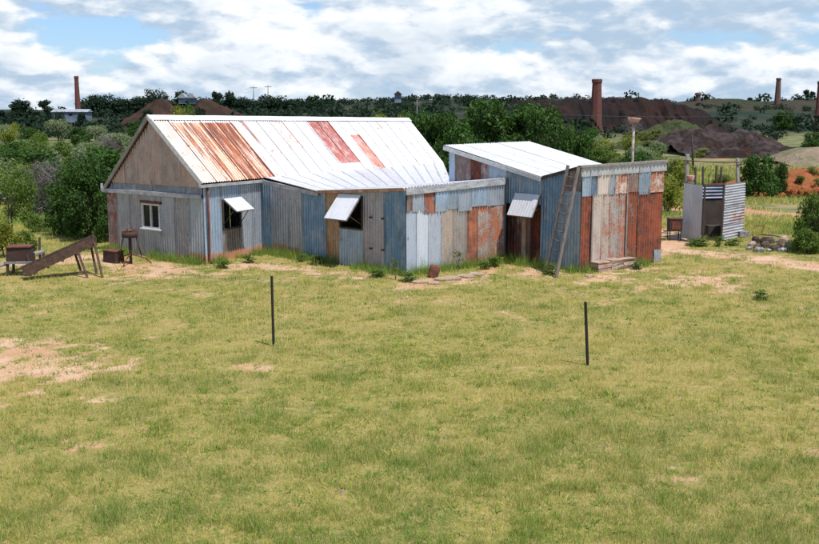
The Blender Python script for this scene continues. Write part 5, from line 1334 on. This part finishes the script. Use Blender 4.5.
for off_ in (0,):
    pts_ = [a_.lerp(b_, t) - up * (2.2 * 4 * t * (1 - t)) for t in np.linspace(0, 1, 24)]
    mb.tube(pts_, .045, M['wire'], 5)
single('power_line', mb, tuple(a_), 'thin power line strung across the dark hill on the right', 'power line')

# ------------------------------------------------------------------ world: physical sky with a broken cloud layer
SUN_AZ, SUN_EL = math.radians(-48.0), math.radians(65.0)     # azimuth measured from +X
sd = Vector((math.cos(SUN_AZ) * math.cos(SUN_EL), math.sin(SUN_AZ) * math.cos(SUN_EL), math.sin(SUN_EL)))
w = bpy.data.worlds.new('World'); scene.world = w; w.use_nodes = True
nt = w.node_tree
for n_ in list(nt.nodes): nt.nodes.remove(n_)
k = N(nt); out = k.n('ShaderNodeOutputWorld'); bgn = k.n('ShaderNodeBackground'); nt.links.new(bgn.outputs[0], out.inputs[0])
sk_ = k.n('ShaderNodeTexSky'); sk_.sky_type = 'NISHITA'; sk_.sun_disc = False; sk_.sun_elevation = SUN_EL
sk_.sun_rotation = math.pi / 2 - SUN_AZ; sk_.air_density = 1.0; sk_.dust_density = 0.4; sk_.ozone_density = 2.0
dirv = k.n('ShaderNodeTexCoord').outputs['Generated']
dx_, dy_, dz_ = k.sep(dirv)
pv = k.comb(k.math('MULTIPLY', dx_, 5.2), k.math('MULTIPLY', dy_, 5.2), k.math('MULTIPLY', dz_, 12.5))
warp_ = k.n('ShaderNodeTexNoise'); k.put(warp_.inputs['Vector'], pv); warp_.inputs['Scale'].default_value = 1.6; warp_.inputs['Detail'].default_value = 4
pv = k.vadd(pv, k.vmul(warp_.outputs['Color'], (0.22, 0.22, 0.22)))
c1 = k.noise(k.vadd(pv, (3.2, 1.2, 0.4)), 1.9, 10, .52, .0)
c2 = k.noise(k.vadd(pv, (3.23, 1.2, 0.51)), 1.9, 10, .52, .0)      # the same field a little higher: lit tops, grey bases
c3 = k.noise(k.vadd(pv, (9.0, 4.0, 2.0)), .55, 4, .5)
cover = k.mr(k.math('ADD', c1, k.math('MULTIPLY', k.math('SUBTRACT', c3, .5), .35)), 0.33, 0.44)
lit = k.mr(k.math('ADD', k.math('SUBTRACT', c1, c2), k.math('MULTIPLY', k.math('SUBTRACT', c3, .5), .36)), -.09, .085)
c5 = k.noise(pv, 5.5, 6, .6)
cc = k.mix(lit, (4.5, 5.9, 7.5), (9.9, 10.2, 10.5))
cc = k.mix(k.mr(c5, .45, .65, 0, .35), cc, (8.6, 9.0, 9.6))
cc = k.mix(k.mr(c1, .54, .72, 0, .5), cc, (5.2, 6.4, 7.7))
hz = k.mr(dz_, 0.0, 0.06, 0.6, 0.15)
skyc = k.mix(1.0, sk_.outputs[0], (0.85, 1.1, 1.5), 'MULTIPLY')
skyc = k.mix(hz, skyc, (6.0, 7.2, 8.6))
up_fade = k.mr(dz_, .16, .5, 1.0, .12)
fin = k.mix(k.math('MULTIPLY', cover, up_fade), skyc, cc)
k.put(bgn.inputs[0], fin); bgn.inputs[1].default_value = 0.09

sun = bpy.data.lights.new('Sun', 'SUN'); sun.energy = 5.0; sun.angle = math.radians(.53); sun.color = (1.0, .96, .90)
so_ = bpy.data.objects.new('Sun', sun); COL.objects.link(so_); so_.rotation_euler = (-sd).to_track_quat('-Z', 'Y').to_euler()
so_.location = (0, 0, 60)

cam = bpy.data.cameras.new('Camera'); co = bpy.data.objects.new('Camera', cam); COL.objects.link(co)
co.location = (0, 0, CAM_H); co.rotation_euler = (math.pi / 2 - PITCH, 0, 0)
cam.sensor_width = 36.0; cam.lens = 36.0 * F_PX / 819.0; cam.clip_start = .1; cam.clip_end = 8000
scene.camera = co
vs = scene.view_settings; vs.view_transform = 'Standard'; vs.look = 'None'; vs.exposure = 0.2; vs.gamma = 1.0; vs.use_curve_mapping = False
for o in bpy.data.objects:
    for kk in ('_base', '_rz'):
        if kk in o: del o[kk]
